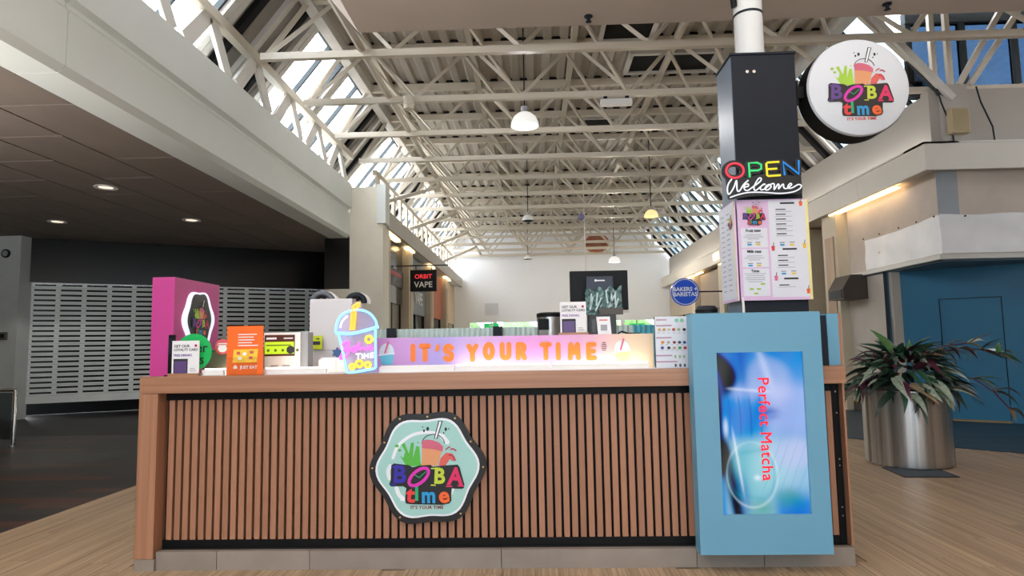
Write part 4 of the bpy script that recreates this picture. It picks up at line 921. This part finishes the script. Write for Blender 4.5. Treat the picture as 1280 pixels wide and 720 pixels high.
for a, b_ in ((-1.73, -1.32), (-.985, -.505), (-.50, .11), (.115, .725)):
    bx('channel', WHITE_P, ls, a, b_-.004, 0, .03, 0, .036); bx('cover' if a == -.985 else 'diffuser', WHITE_P if a == -.985 else LED, ls, a+.004, b_-.008, .030, .046, .004, .044) if True else bx('diffuser', LED, ls, a+.004, b_-.008, .008, .045, .036, .041)
bx('channel', WHITE_P, ls, -2.13, -1.99, 0, .03, 0, .036); bx('diffuser', LED, ls, -2.125, -1.995, .03, .046, .004, .044)
bx('base_strip', mat('perspex_white', '#cfcfd2', .3), ls, -2.135, .77, -.018, .105, 0, .004)

# ------------------------------------------------------------------ things on the counter, left to right
pw = thing('pink_panel', 'bright pink upright side panel at the left end of the counter', 'panel', (-2.49, 4.1, TOP))
bx('body', PINK, pw, 0, .15, 0, .60, 0, .645, bevel=.003); bx('base', mat('pink_base', '#b8327f', .5), pw, .002, .148, .004, .59, -.0, .02)
hp = atX(247, 400, -2.34)
h2 = thing('hexagon_sign', 'dark faced hexagonal logo sign with white glowing edge on the pink panel', 'sign', (-2.338, hp.y, hp.z+.0), R(90))
MB().prism(hexpts(.20), -.012, 0).build('edge_plate', emit('edge_glow', '#eef0ff', .8), h2); MB().prism([(a*.86, b*1.08) for a, b in hexpts(.172)], -.016, -.012).build('dark_face', mat('sign_dark', '#22242c', .3), h2)
logo(h2, .165, 0, -.0, -.016, first=PURP, slog=SLOGR)
o = thing('card_reader', 'tall narrow black card terminal in front of the pink panel', 'terminal', (at(212.8, 470, 4.06).x, 4.06, TOP))
bx('body', BLACK, o, -.019, .019, 0, .02, 0, .265, bevel=.003); bx('foot', BLACK, o, -.03, .019, -.02, .03, 0, .008); bx('screen', CHAR, o, -.015, .015, -.002, 0, .14, .24)
def loyalty(loc, s, label, tilt=0):
    t = thing('loyalty_card_stand', label, 'card', loc, 0, 'loyalty card stands on the counter'); w, h = .088*s, .225*s
    bx('wood_base', OAKX, t, -w-.01, w+.01, -.03, .025, 0, .018*s); t = bx('card', CARD, t, -w, w, -.003, .003, .016*s, h)
    y = -.0035
    text('heading', 'GET OUR', .024*s, INK, t, -w+.012*s, h-.035*s, y, align='LEFT', bold=.02, ex=.0004); text('heading', 'LOYALTY CARD', .0215*s, INK, t, -w+.012*s, h-.058*s, y, align='LEFT', bold=.02, ex=.0004)
    text('heading', 'FREE DRINKS', .02*s, PURPLEINK, t, -w+.012*s, h-.093*s, y, align='LEFT', bold=.02, ex=.0004, label='purple heading')
    MB().box(-w+.012*s, .016*s, y-.0008, y, .018*s, h-.115*s).build('phone_picture', INK, t); MB().box(-w+.019*s, .009*s, y-.0015, y-.0008, .02*s, h-.13*s).build('phone_screen', mat('phone_violet', '#5a4378', .4), t)
    g = MB()
    for q in range(3): g.box(.03*s, w-.014*s-.006*q*s, y-.0008, y, (.03+.009*q)*s, (.033+.009*q)*s)
    g.build('small_print', GREYINK, t); MB().disc(w-.022*s, h-.032*s, .009*s, y-.0008, y, n=10).build('mini_emblem', FRUITD, t)
    return t
loyalty((at(231.5, 468, 4.04).x, 4.04, TOP), 1.0, 'loyalty card stand at the left end in front of the green disc')
gd = thing('delivery_disc', 'round green delivery sticker disc behind the left loyalty card', 'sticker', (at(242, 440, 4.085).x, 4.085, TOP)); gc = at(242, 440, 4.085).z-TOP
MB().disc(0, gc, .118, 0, .006, n=40).build('disc', emit('disc_green', '#12b358', .35), gd); text('lettering', 'Uber', .088, INK, gd, .0, gc+.025, -.0005, bold=.01); text('lettering', 'Eats', .088, INK, gd, .0, gc-.05, -.0005, bold=.01)
MB().box(-.01, .01, .006, .011, 0, gc).build('stand', ACRYL, gd)
sp_ = thing('splash_panel', 'smoked steel splash panel behind the left glowing strip', 'panel', (0, 4.24, TOP))
a0, a1 = at(253, 468, 4.24).x, at(330, 445, 4.24).x
bx('sheet', mat('bronze_steel', '#8d8078', .3, metal=.6), sp_, a0, a1, 0, .008, 0, .155); bx('rim', CHROME, sp_, a0, a1, -.004, .012, .155, .162)
rd = thing('round_sticker', 'small round red printed disc left of the orange leaflet stand', 'sticker', (at(278, 440, 4.21).x, 4.21, at(278, 440, 4.21).z)); rz = .035
MB().disc(0, rz, .052, 0, .004, n=28).build('disc', mat('sticker_red', '#cf5a63', .4), rd); MB().disc(.0, rz-.012, .03, -.0015, 0, rz=.025, n=18).build('picture', CARD, rd); g = MB().box(-.03, .03, -.0015, 0, rz+.018, rz+.024).box(-.036, .036, -.0015, 0, rz+.008, rz+.013); g.build('print', CARD, rd)
og = thing('leaflet_stand', 'orange delivery leaflet stand with clear pocket and yellow card', 'stand', (at(305.5, 471, 4.02).x, 4.02, TOP))
ow = .116; bx('panel', ORANGE, og, -ow, ow, 0, .006, 0, .312); bx('base', ORANGE, og, -ow, ow, 0, .03, 0, .005)
bx('pocket', ACRYL, og, -ow*.9, ow*.75, -.022, -.018, 0, .115); bx('pocket_floor', ACRYL, og, -ow*.9, ow*.75, -.022, 0, 0, .004)
cdm = MB().prism([(-.078, .08), (.078, .082), (.086, .165), (-.07, .163)], -.003, 0); cdm.build('yellow_card', mat('card_yellow', '#f4c63c', .5, var=.2, scale=30), og)
g = MB()
for q, L in enumerate((.12, .1, .105, .09, .13)): g.box(-.045, -.045+L, -.001, 0, .255-.0175*q, .261-.0175*q)
g.build('text_lines', CARD, og)
for q, (a, c) in enumerate(((-.04, .14), (.0, .135), (.045, .145), (-.03, .108), (.04, .11))): bx('icon', CARD if q % 2 else FRUIT, og, a-.011, a+.011, -.0045, -.003, c-.009, c+.009)
text('lettering', 'JUST EAT', .027, CARD, og, .026, .05, -.0005, bold=.03, ex=.0004); MB().prism([(-.072, .042), (-.072, .055), (-.06, .066), (-.048, .055), (-.048, .042)], -.001, 0).build('house_icon', CARD, og)

# small order screen
q0, q1 = at(330, 416, 4.3), at(375, 461, 4.3)
oo = thing('order_screen', 'white order terminal with a lime green screen behind the counter strip', 'screen', ((q0.x+q1.x)/2, 4.3, TOP)); ow = (q1.x-q0.x)/2; oh = q0.z-TOP
bx('housing', WHITE_P, oo, -ow, ow, 0, .12, 0, oh, bevel=.004)
bx('screen_top', emit('screen_dark', '#4a1f12', .6), oo, -ow*.96, ow*.7, -.002, 0, oh*.42, oh*.94); bx('screen_lime', emit('screen_lime', '#b8d92c', .8), oo, -ow*.92, ow*.66, -.004, -.002, oh*.47, oh*.77)
g = MB()
for q in range(5): g.disc(-ow*.74+q*.05, oh*.56, .010, -.0052, -.004, n=10)
g.box(-ow*.85, ow*.5, -.0052, -.004, oh*.67, oh*.70); g.build('icons', mat('lime_ink', '#5c7a12', .5), oo); MB().disc(ow*.48, oh*.57, .027, -.006, -.004, n=18).build('coin_icon', INK, oo)
g = MB().box(-ow*.85, -ow*.3, -.004, -.002, oh*.83, oh*.88).box(ow*.1, ow*.6, -.004, -.002, oh*.84, oh*.87); g.build('header', CARD, oo)
bx('side', GREYP, oo, ow, ow+.045, .02, .12, 0, oh)
for q in (-.05, .03): bx('slot', GREYP, oo, q-.025, q+.025, -.002, 0, oh*.16, oh*.2)
# white dispenser
q0, q1 = at(387, 374, 4.75), at(440, 440, 4.75)
wd = thing('drink_dispenser', 'tall white boxy drinks machine with two dark carry handles on top', 'machine', ((q0.x+q1.x)/2, 4.75, .95)); dw = (q1.x-q0.x)/2; dh = q0.z-.95
bx('body', mat('machine_white', '#d3d1d3', .4, var=.03), wd, -dw, dw, 0, .34, 0, dh, bevel=.01); bx('seam', GREYP, wd, -dw, dw, -.001, .0, dh*.50, dh*.506)
for i, (px, r) in enumerate(((402, .07), (444, .055))):
    c = at(px, 378, 4.85); hx = c.x-wd.location.x
    MB().tube([(hx+r*math.cos(R(a))*1.15, .12, dh-.02+r*math.sin(R(a))*1.0) for a in range(-10, 191, 20)], .024, 10).build('carry_handle', CHAR if i else mat('handle_grey', '#5b6068', .4), wd, smooth=True)
    MB().tube([(hx+r*.45*math.cos(R(a)), .09, dh-.01+r*.55*math.sin(R(a))) for a in range(-10, 191, 25)], .014, 8).build('inner_grip', BLACK, wd, smooth=True)
    MB().tube([(hx+r*1.25*math.cos(R(a)), .2, dh-.02+r*1.0*math.sin(R(a))) for a in range(-10, 100, 20)], .026, 10).build('pale_band', WHITE_P, wd, smooth=True)
q = at(395, 428, 4.7); o = thing('lime_tag', 'small lime green square tag with dark print on the white machine', 'tag', (q.x, 4.72, q.z)); 
bx('tag', mat('tag_lime', '#c6d320', .5), o, -.042, .042, -.01, .0, -.05, .05, bevel=.004); MB().box(-.028, .028, -.013, -.01, -.018, .008).box(-.002, .022, -.013, -.01, .022, .03).build('print', INK, o)
q = at(421, 441, 4.7) - wd.location
kb = MB().prism([(q.x+(.04 if k % 2 else .024)*math.cos(R(k*30)), q.z+(.04 if k % 2 else .024)*math.sin(R(k*30))) for k in range(12)], -.05, -.03).build('tap_knob', mat('knob_blue', '#41699c', .4), wd); MB().disc(q.x, q.z, .012, -.03, .01, n=10).build('stem', CHAR, kb)
q = at(420, 456, 4.3)
o = thing('napkin_tray', 'low white tray of napkins behind the counter, left of the neon cup', 'tray', (q.x, 4.3, TOP)); bx('tray', WHITE_P, o, -.12, .12, 0, .14, 0, .085, bevel=.004)
for z in (.086, .092): bx('napkin', CARD, o, -.11, .11, .01, .13, z, z+.005)
bx('divider', GREYP, o, -.001, .001, -.001, 0, .005, .08)

# neon cup sign
cA = at(417, 467, 4.03)
nc = thing('neon_cup_sign', 'glowing blue neon sign shaped like a drinks cup with a yellow straw', 'sign', (at(452, 467, 4.03).x, 4.03, TOP))
def cz_(P):
    out = []
    for a, b in P:
        p = at(370+a/6.0, 360+b/6.0, 4.03); out.append((p.x-nc.location.x, p.z-TOP))
    return out
CB, CO, CP, CY, CW = emit('cup_blue', '#7cc2ff', 1.9), emit('cup_orange', '#ffae3c', 1.3), emit('cup_magenta', '#ff6ae6', 1.25), emit('cup_lemon', '#ffd83c', 1.3), emit('cup_white', '#f0f4ff', 1.5)
acr = MB().prism(cz_([(392, 640), (330, 350), (288, 345), (290, 300), (310, 240), (360, 180), (410, 160), (415, 120), (450, 100), (490, 105), (490, 160), (560, 190), (600, 240), (612, 285), (632, 290), (600, 320), (612, 630)]), 0, .005); acb = acr.build('acrylic_board', GLOWACR, nc)
nf = dict(t=nc, f=cz_, yy=-.009)
neon('neon_outline', [(300, 335), (308, 270), (345, 205), (420, 170), (500, 168), (560, 195), (600, 245), (608, 285)], CB, .0085, **nf)
neon('neon_rim', [(300, 338), (420, 342), (540, 315), (622, 290)], CB, .011, **nf)
neon('neon_outline', [(322, 345), (355, 480), (385, 630), (400, 638), (590, 605), (602, 595), (600, 450), (598, 305)], CB, .0085, sm=False, **nf)
neon('neon_glint', [(335, 300), (350, 250), (390, 210)], CW, .006, **nf)
neon('neon_straw', [(415, 318), (425, 190), (432, 140), (470, 115), (485, 118)], CO, .010, sm=False, **nf); neon('neon_straw', [(438, 316), (448, 195), (452, 155), (482, 132)], CO, .009, sm=False, **nf)
neon('neon_script', [(340, 460), (350, 425), (390, 400), (400, 420), (370, 450), (345, 500), (335, 530), (370, 520), (400, 480), (380, 465), (410, 455), (435, 470), (455, 445), (440, 440), (425, 465), (450, 475), (480, 410), (478, 460), (500, 450), (520, 460), (545, 440), (535, 465), (570, 430), (560, 460), (580, 450)], CP, .0075, **nf)
for P in ([(452, 495), (490, 492)], [(470, 495), (470, 535)], [(500, 495), (500, 530)], [(515, 530), (517, 492), (530, 512), (543, 490), (545, 525)], [(585, 487), (560, 490), (560, 522), (585, 518)], [(560, 506), (582, 503)]): neon('neon_letter', P, CW, .004, sm=False, **nf)
for a, b, r in ((550, 386, 24), (425, 590, 18), (478, 568, 24), (541, 577, 20)): neon('neon_bubble', [(a+r*math.cos(R(w_)), b+r*math.sin(R(w_))) for w_ in range(0, 365, 24)], CY, .0085, sm=False, **nf)
bx('stand', ACRYL, nc, -.12, .12, -.02, .02, 0, .006)

# behind the banner -------------------------------------------------
q0, q1 = at(671, 391, 4.75), at(705, 420, 4.75)
ur = thing('steel_urn', 'ribbed stainless steel urn with black lid left of the loyalty card on the banner', 'urn', ((q0.x+q1.x)/2, 4.75, .95)); uw = (q1.x-q0.x)/2; uh = q0.z-.95
MB().lathe([(uw, 0), (uw, uh-.03), (uw*.97, uh-.03)], 28).build('body', STEEL, ur, smooth=True); MB().lathe([(uw*1.03, uh-.035), (uw*1.03, uh-.008), (uw*.8, uh), (0, uh)], 28).build('lid', BLACK, ur, smooth=True)
bx('control_box', BLACK, ur, -uw*.9, -uw*.15, -uw-.02, -uw*.3, uh-.13, uh-.05); bx('front_plate', mat('urn_plate', '#6f6b68', .35, metal=.8), ur, -uw*.85, -uw*.2, -uw-.015, -uw*.3, 0.1, uh-.13)
loyalty((at(717, 418, 4.25).x, 4.25, TOP+bh-.002), .98, 'loyalty card stand on top of the banner box, left of the monitor')
mo0, mo1 = at(712, 339, 4.8), at(786, 387, 4.8)
mo = thing('monitor', 'black monitor seen from behind on a stand above the pink banner', 'monitor', ((mo0.x+mo1.x)/2, 4.8, .95)); mw = (mo1.x-mo0.x)/2; mz0, mz1 = mo1.z-.95, mo0.z-.95
bx('shell', mat('monitor_back', '#0f1115', .5, spec=.2), mo, -mw, mw, 0, .05, mz0, mz1, bevel=.008)
bx('rear_hump', mat('hump_navy', '#101a33', .35), mo, -mw*.45, mw*.50, -.035, 0, mz0+.02, mz1-.045, bevel=.012)
g = MB().box(-.035, -.02, -.037, -.035, mz1-.085, mz1-.07).box(-.018, .04, -.037, -.035, mz1-.083, mz1-.074); g.build('badge', CARD, mo)
bx('neck', BLACK, mo, -.04, .04, .005, .045, .04, mz0+.02); bx('foot', BLACK, mo, -.14, .14, -.06, .14, 0, .04)
# clear bag of cutlery hung on the monitor back
c0, c1 = at(732, 362, 4.70), at(779, 393, 4.70)
bag = thing('cutlery_bag', 'crumpled clear bag hanging on the back of the black monitor', 'bag', ((c0.x+c1.x)/2, 4.764, c1.z)); cw2, ch2 = (c1.x-c0.x)/2, c0.z-c1.z
random.seed(11)
gx, gz = 16, 10; hgt = [[random.random()*.03 for _ in range(gx+1)] for _ in range(gz+1)]
bm_ = MB(); vs = [(-cw2+2*cw2*i/gx, -hgt[j][i]-(.02*math.sin(math.pi*i/gx)), ch2*j/gz + .02*math.sin(i*1.3)*(j == gz)+.012*i/gx) for j in range(gz+1) for i in range(gx+1)]
bm_.add(vs, [(j*(gx+1)+i, j*(gx+1)+i+1, (j+1)*(gx+1)+i+1, (j+1)*(gx+1)+i) for j in range(gz) for i in range(gx)]); bm_.build('film', mat('bag_film', '#6d8a88', .15, var=.5, scale=25), bag)
for q in range(9):
    a = random.uniform(-cw2*.8, cw2*.8); c = random.uniform(.02, ch2*.5); MB().stroke([(a, c), (a+random.uniform(-.03, .05), c+.09)], .011, -.058, -.05, n=6).build('cutlery', mat('cutlery_pale', '#b9cfce', .4), bag)
bx('label_strip', mat('strip_brown', '#4a413b', .4), bag, -cw2*.3, cw2, -.07, -.045, .0, .05)
q0, q1 = at(735, 393, 4.36), at(771, 419, 4.36)
tp = thing('receipt_printer', 'black card terminal box on the banner shelf under the clear bag', 'terminal', ((q0.x+q1.x)/2, 4.36, TOP+bh-.002)); pw_ = (q1.x-q0.x)/2; ph = q0.z-TOP-bh
bx('body', mat('printer_black', '#191a1e', .4), tp, -pw_, pw_, 0, .09, 0, ph, bevel=.006); bx('display', mat('printer_display', '#3a3638', .25), tp, -pw_*.75, -pw_*.2, -.003, 0, .02, ph*.75)
rcp = thing('review_card', 'small white card leaning on the black terminal right of the loyalty card', 'card', (at(755, 419, 4.34).x, 4.335, TOP+bh-.002))
MB().prism([(-.04, .0), (.05, .0), (.042, .122), (-.05, .122)], -.004, 0).build('card', CARD, rcp); g = MB().box(-.03, .025, -.005, -.004, .095, .103); g.build('heading_line', FRUIT, rcp); MB().box(-.022, .022, -.005, -.004, .028, .068).build('print', GREYINK, rcp)
o = MB().tube([(at(772, 417, 4.4).x, 4.4, TOP+bh+.004), (at(777, 413, 4.42).x, 4.42, TOP+bh+.02), (at(785, 417, 4.44).x, 4.44, TOP+bh+.006), (at(800, 418, 4.45).x, 4.45, TOP+bh+.004)], .006, 6).build('cable', BLACK); tag(o, 'short black cable lying on the banner shelf right of the terminal', 'cable')
# topping menu card
q0, q1 = at(818, 396, 4.1), at(866, 461, 4.1)
tm = thing('topping_menu', 'white topping menu card with rows of small coloured pictures beside the blue display', 'menu', ((q0.x+q1.x)/2, 4.1, TOP)); tw_ = (q1.x-q0.x)/2; th_ = q0.z-TOP
bx('card', mat('menu_white', '#d4d9e2', .4, var=.02), tm, -tw_, tw_, 0, .006, 0, th_); bx('foot', ACRYL, tm, -tw_, tw_, -.02, .03, 0, .004)
def tpx(a, c): p = at(800+a/4.8, 330+c/4.8, 4.095); return p.x-tm.location.x, p.z-TOP
COLS = [mat('pic_%d' % i, c, .5) for i, c in enumerate(('#c9a26a', '#b8955e', '#c7b9a2', '#b24c3a', '#8fae84', '#1c1c22', '#d88a2c', '#a8a39c', '#8c2f3c', '#3d4b58', '#1f4f8e', '#31508f', '#2a2430', '#b39f90', '#3f9c4a', '#b3263c'))]
ci = 0
for zr, xsr in ((393, (117, 145, 174, 203, 233, 266)), (470, (137, 172, 207, 238, 268)), (503, (135, 174, 207, 240, 272))):
    for a in xsr:
        u, v = tpx(a, zr); MB().disc(u, v, .011, -.002, 0, rz=.0095, n=10).build('picture', COLS[ci], tm); ci += 1
for zr, xsr in ((555, (213, 240, 265)), (608, (215, 243, 270))):
    for a in xsr: u, v = tpx(a, zr); MB().disc(u, v, .007, -.002, 0, rz=.011, n=8).build('picture', COLS[4 if zr < 600 else 9], tm)
for a in (220, 252): u, v = tpx(a, 338); MB().disc(u, v, .013, -.002, 0, n=12).build('picture', mat('pic_teal', '#7fc0ac', .5), tm)
g = MB()
for a0_, a1_, zr in ((97, 160, 336), (97, 190, 370), (97, 190, 443), (97, 195, 550), (97, 225, 587)):
    u0_, v = tpx(a0_, zr); u1_, _ = tpx(a1_, zr); g.box(u0_, u1_, -.002, 0, v-.004, v+.004)
g.build('heading_lines', mat('rose_ink', '#b08ba0', .6), tm)
g = MB()
for zr, n_ in ((413, 6), (484, 5), (517, 5)):
    for q in range(n_): u, v = tpx(112+q*31+(20 if n_ == 5 else 0), zr); g.box(u-.008, u+.008, -.002, 0, v-.0015, v+.0015)
g.build('caption_lines', GREYINK, tm); bx('edge', BLACK, tm, -tw_-.004, -tw_, -.001, .006, 0, th_)
# small things on the ledge near the tower
q0 = at(893, 385, 4.3); o = thing('black_lid', 'low black round tub behind the top of the blue display cabinet', 'tub', (q0.x, 4.5, 1.19))
MB().lathe([(.055, 0), (.055, .36), (.075, .36), (.075, .385), (.06, .41), (0, .41)], 22).build('tub', CHAR, o, smooth=True); MB().lathe([(.077, .37), (.077, .382)], 22).build('rim', BLACK, o)
o = MB().tube([(at(929, 375, 4.55).x, 4.56, 1.66), (at(930, 384, 4.55).x, 4.56, 1.6), (at(930, 392, 4.55).x, 4.56, 1.2)], .009, 6).build('cable', WHITE_P); tag(o, 'thin white cable hanging below the front menu board', 'cable')
q0, q1 = at(1004, 372, 4.7), at(1020, 392, 4.7); o = thing('blue_box', 'pale blue box behind the charcoal tower, right of its base', 'box', (q0.x+.02, 4.99, .9)); bx('body', BLUEK, o, 0, .1, 0, .3, 0, .78); bx('lid', BLUEK, o, -.003, .103, -.003, .303, .78, .8)

# ribbed screen at the back of the kiosk
q0 = at(476, 412, 6.3); q1 = at(1000, 407, 6.3)
rb = thing('ribbed_screen', 'low pale ribbed screen with dark posts behind the kiosk', 'screen', (0, 6.3, 0)); zt = q0.z
def ribs(x0, x1):
    b = MB(); x = x0
    while x < x1: b.add([(x, 0, .05), (x+.022, -.016, .05), (x+.044, 0, .05), (x, 0, zt), (x+.022, -.016, zt), (x+.044, 0, zt)], [(0, 1, 4, 3), (1, 2, 5, 4)]); x += .05
    b.box(x0, x1, .001, .03, .05, zt); return b
xT = at(790, 410, 6.3).x
ribs(q0.x-.8, xT).build('ribbed_panel', mat('rib_mint', '#c9dcda', .4, var=.05), rb); ribs(xT, 1.6).build('ribbed_panel', mat('rib_teal', '#5fb6cc', .4, var=.05), rb, label='teal ribbed panel')
for px in (489, 622): xp = at(px, 415, 6.25).x; bx('post', CHAR, rb, xp-.045, xp+.045, -.06, -.017, 0, zt+.01)
bx('base', CHAR, rb, q0.x-.8, 1.6, -.01, .04, 0, .05)

# ------------------------------------------------------------------ planter
PC = Vector((4.06, 7.24, 0)); pr, ph_ = .42, .80
pt = thing('steel_planter', 'large round brushed steel planter full of dark striped leaves by the counter', 'planter', tuple(PC))
MB().lathe([(pr-.03, 0), (pr-.03, .02), (pr, .02), (pr, ph_), (pr-.015, ph_), (pr-.015, ph_-.06), (0, ph_-.06)], 56).build('pot', STEEL, pt, smooth=True)
MB().lathe([(pr-.02, ph_-.055), (pr*.5, ph_-.02), (0, ph_)], 30).build('soil', mat('soil', '#1b1512', .9, var=.3, scale=20), pt)
pt_m = thing('floor_mat', 'dark grey carpet tile lying under the front of the steel planter', 'mat', (3.8, 6.75, 0))
mq = [atZ(1103, 585, .0), atZ(1131, 597, 0), atZ(1199, 597, 0), atZ(1170, 586, 0)]
mm = MB(); mm.add([(p.x-3.8, p.y-6.75, .001) for p in mq]+[(p.x-3.8, p.y-6.75, .007) for p in mq], [(0, 1, 2, 3), (4, 5, 6, 7), (0, 1, 5, 4), (1, 2, 6, 5), (2, 3, 7, 6), (3, 0, 4, 7)]); mm.build('pile', mat('mat_grey', '#39434c', .9, var=.2, scale=60, bump=.3), pt_m)
mm2 = MB()
for i in range(4): a, b_ = mq[i], mq[(i+1) % 4]; mm2.bar((a.x-3.8, a.y-6.75, .006), (b_.x-3.8, b_.y-6.75, .006), .012, .006)
mm2.build('edging', CHAR, pt_m)
LG = [mat('leaf_green', '#345840', .4, var=.3, scale=8), mat('leaf_dark', '#1d3229', .35, var=.3, scale=8), mat('leaf_pale', '#8c9a88', .4, var=.4, scale=9), mat('leaf_purple', '#4a1a30', .4, var=.3, scale=6), mat('leaf_dry', '#9a8468', .6, var=.2, scale=6), mat('leaf_fresh', '#3d6a35', .4, var=.25, scale=6)]
def leafmesh(droop, twist, m_):
    b = MB(); N = 7; L = []
    for i in range(N+1):
        s = i/N; wd = .125*math.sin(math.pi*min(1, .12+.88*s)**.8)*(1-.25*s)+.004; yv = s*math.cos(droop*s*.6); zv = .0-.5*droop*s*s; tw2 = twist*s
        L.append([(-wd*math.cos(tw2), yv, zv-wd*math.sin(tw2)+.25*wd), (0, yv, zv-.12*wd), (wd*math.cos(tw2), yv, zv+wd*math.sin(tw2)+.25*wd)])
    b.add([v for r_ in L for v in r_], [(i*3+j, i*3+j+1, (i+1)*3+j+1, (i+1)*3+j) for i in range(N) for j in (0, 1)])
    me = bpy.data.meshes.new('leaf'); me.from_pydata(b.v, [], b.f); me.polygons.foreach_set('use_smooth', [True]*len(me.polygons)); me.materials.append(m_); return me
random.seed(21)
LM = [[leafmesh(random.uniform(.5, 1.3), random.uniform(-.5, .5), m_) for _ in range(3)] for m_ in LG]
def leaf(pos, head, pit, L, ki, par=None):
    o = bpy.data.objects.new('leaf', random.choice(LM[ki])); COL.objects.link(o); o.parent = par or pt; o.location = pos
    o.rotation_euler = Euler((pit, random.uniform(-.5, .5), head), 'XYZ'); o.scale = (L*1.0, L, L)
for k in range(262):
    a = random.uniform(0, 2*math.pi); u = random.random()**.6; rr = .42*u; hgt_ = .40*(1-u*u)+random.uniform(-.02, .06)
    pos = (rr*math.cos(a)*1.05, rr*math.sin(a), ph_-.02+hgt_*.95)
    pit = R(random.uniform(5, 55)) if u < .7 else R(random.uniform(-40, 15))
    ki = random.choices(range(5), (5, 4.5, 3.2, 2.4, .4))[0]
    leaf(pos, a-math.pi/2+random.uniform(-.6, .6), pit, random.uniform(.24, .40), ki)
for pos, hd_, pt_, L, ki in (((-.12, -.12, 1.14), .15, 1.5, .42, 5), ((-.04, -.12, 1.10), -.2, 1.45, .32, 5), ((-.42, -.1, 1.08), .9, .9, .22, 3), ((-.38, -.1, 1.10), -.3, 1.0, .2, 3)): leaf(pos, hd_, R(math.degrees(pt_)), L, ki)
# long trailing stems to the right
for P in ([(.1, -.15, .95), (.3, -.2, 1.2), (.5, -.2, 1.24), (.72, -.2, 1.22), (.92, -.2, 1.17)], [(.0, -.15, .95), (.1, -.2, 1.18), (.35, -.22, 1.27), (.6, -.2, 1.29)], [(.3, -.2, .95), (.55, -.3, .92), (.75, -.3, .78), (.9, -.3, .60)]):
    stm = MB().tube(P, .007, 6).build('stem', LG[3], pt)
    for q in P[1:]:
        for s in (-1, 0, 1): leaf((q[0], q[1], q[2]), R(-90)+random.uniform(-.7, .7)*1.2, R(random.uniform(-30, 50)), random.uniform(.18, .3), random.choice((0, 1, 2, 4, 3)), stm)
leaf((.92, -.2, 1.17), R(-50), R(60), .24, 5); leaf((.9, -.2, 1.18), R(-100), R(-15), .24, 0)
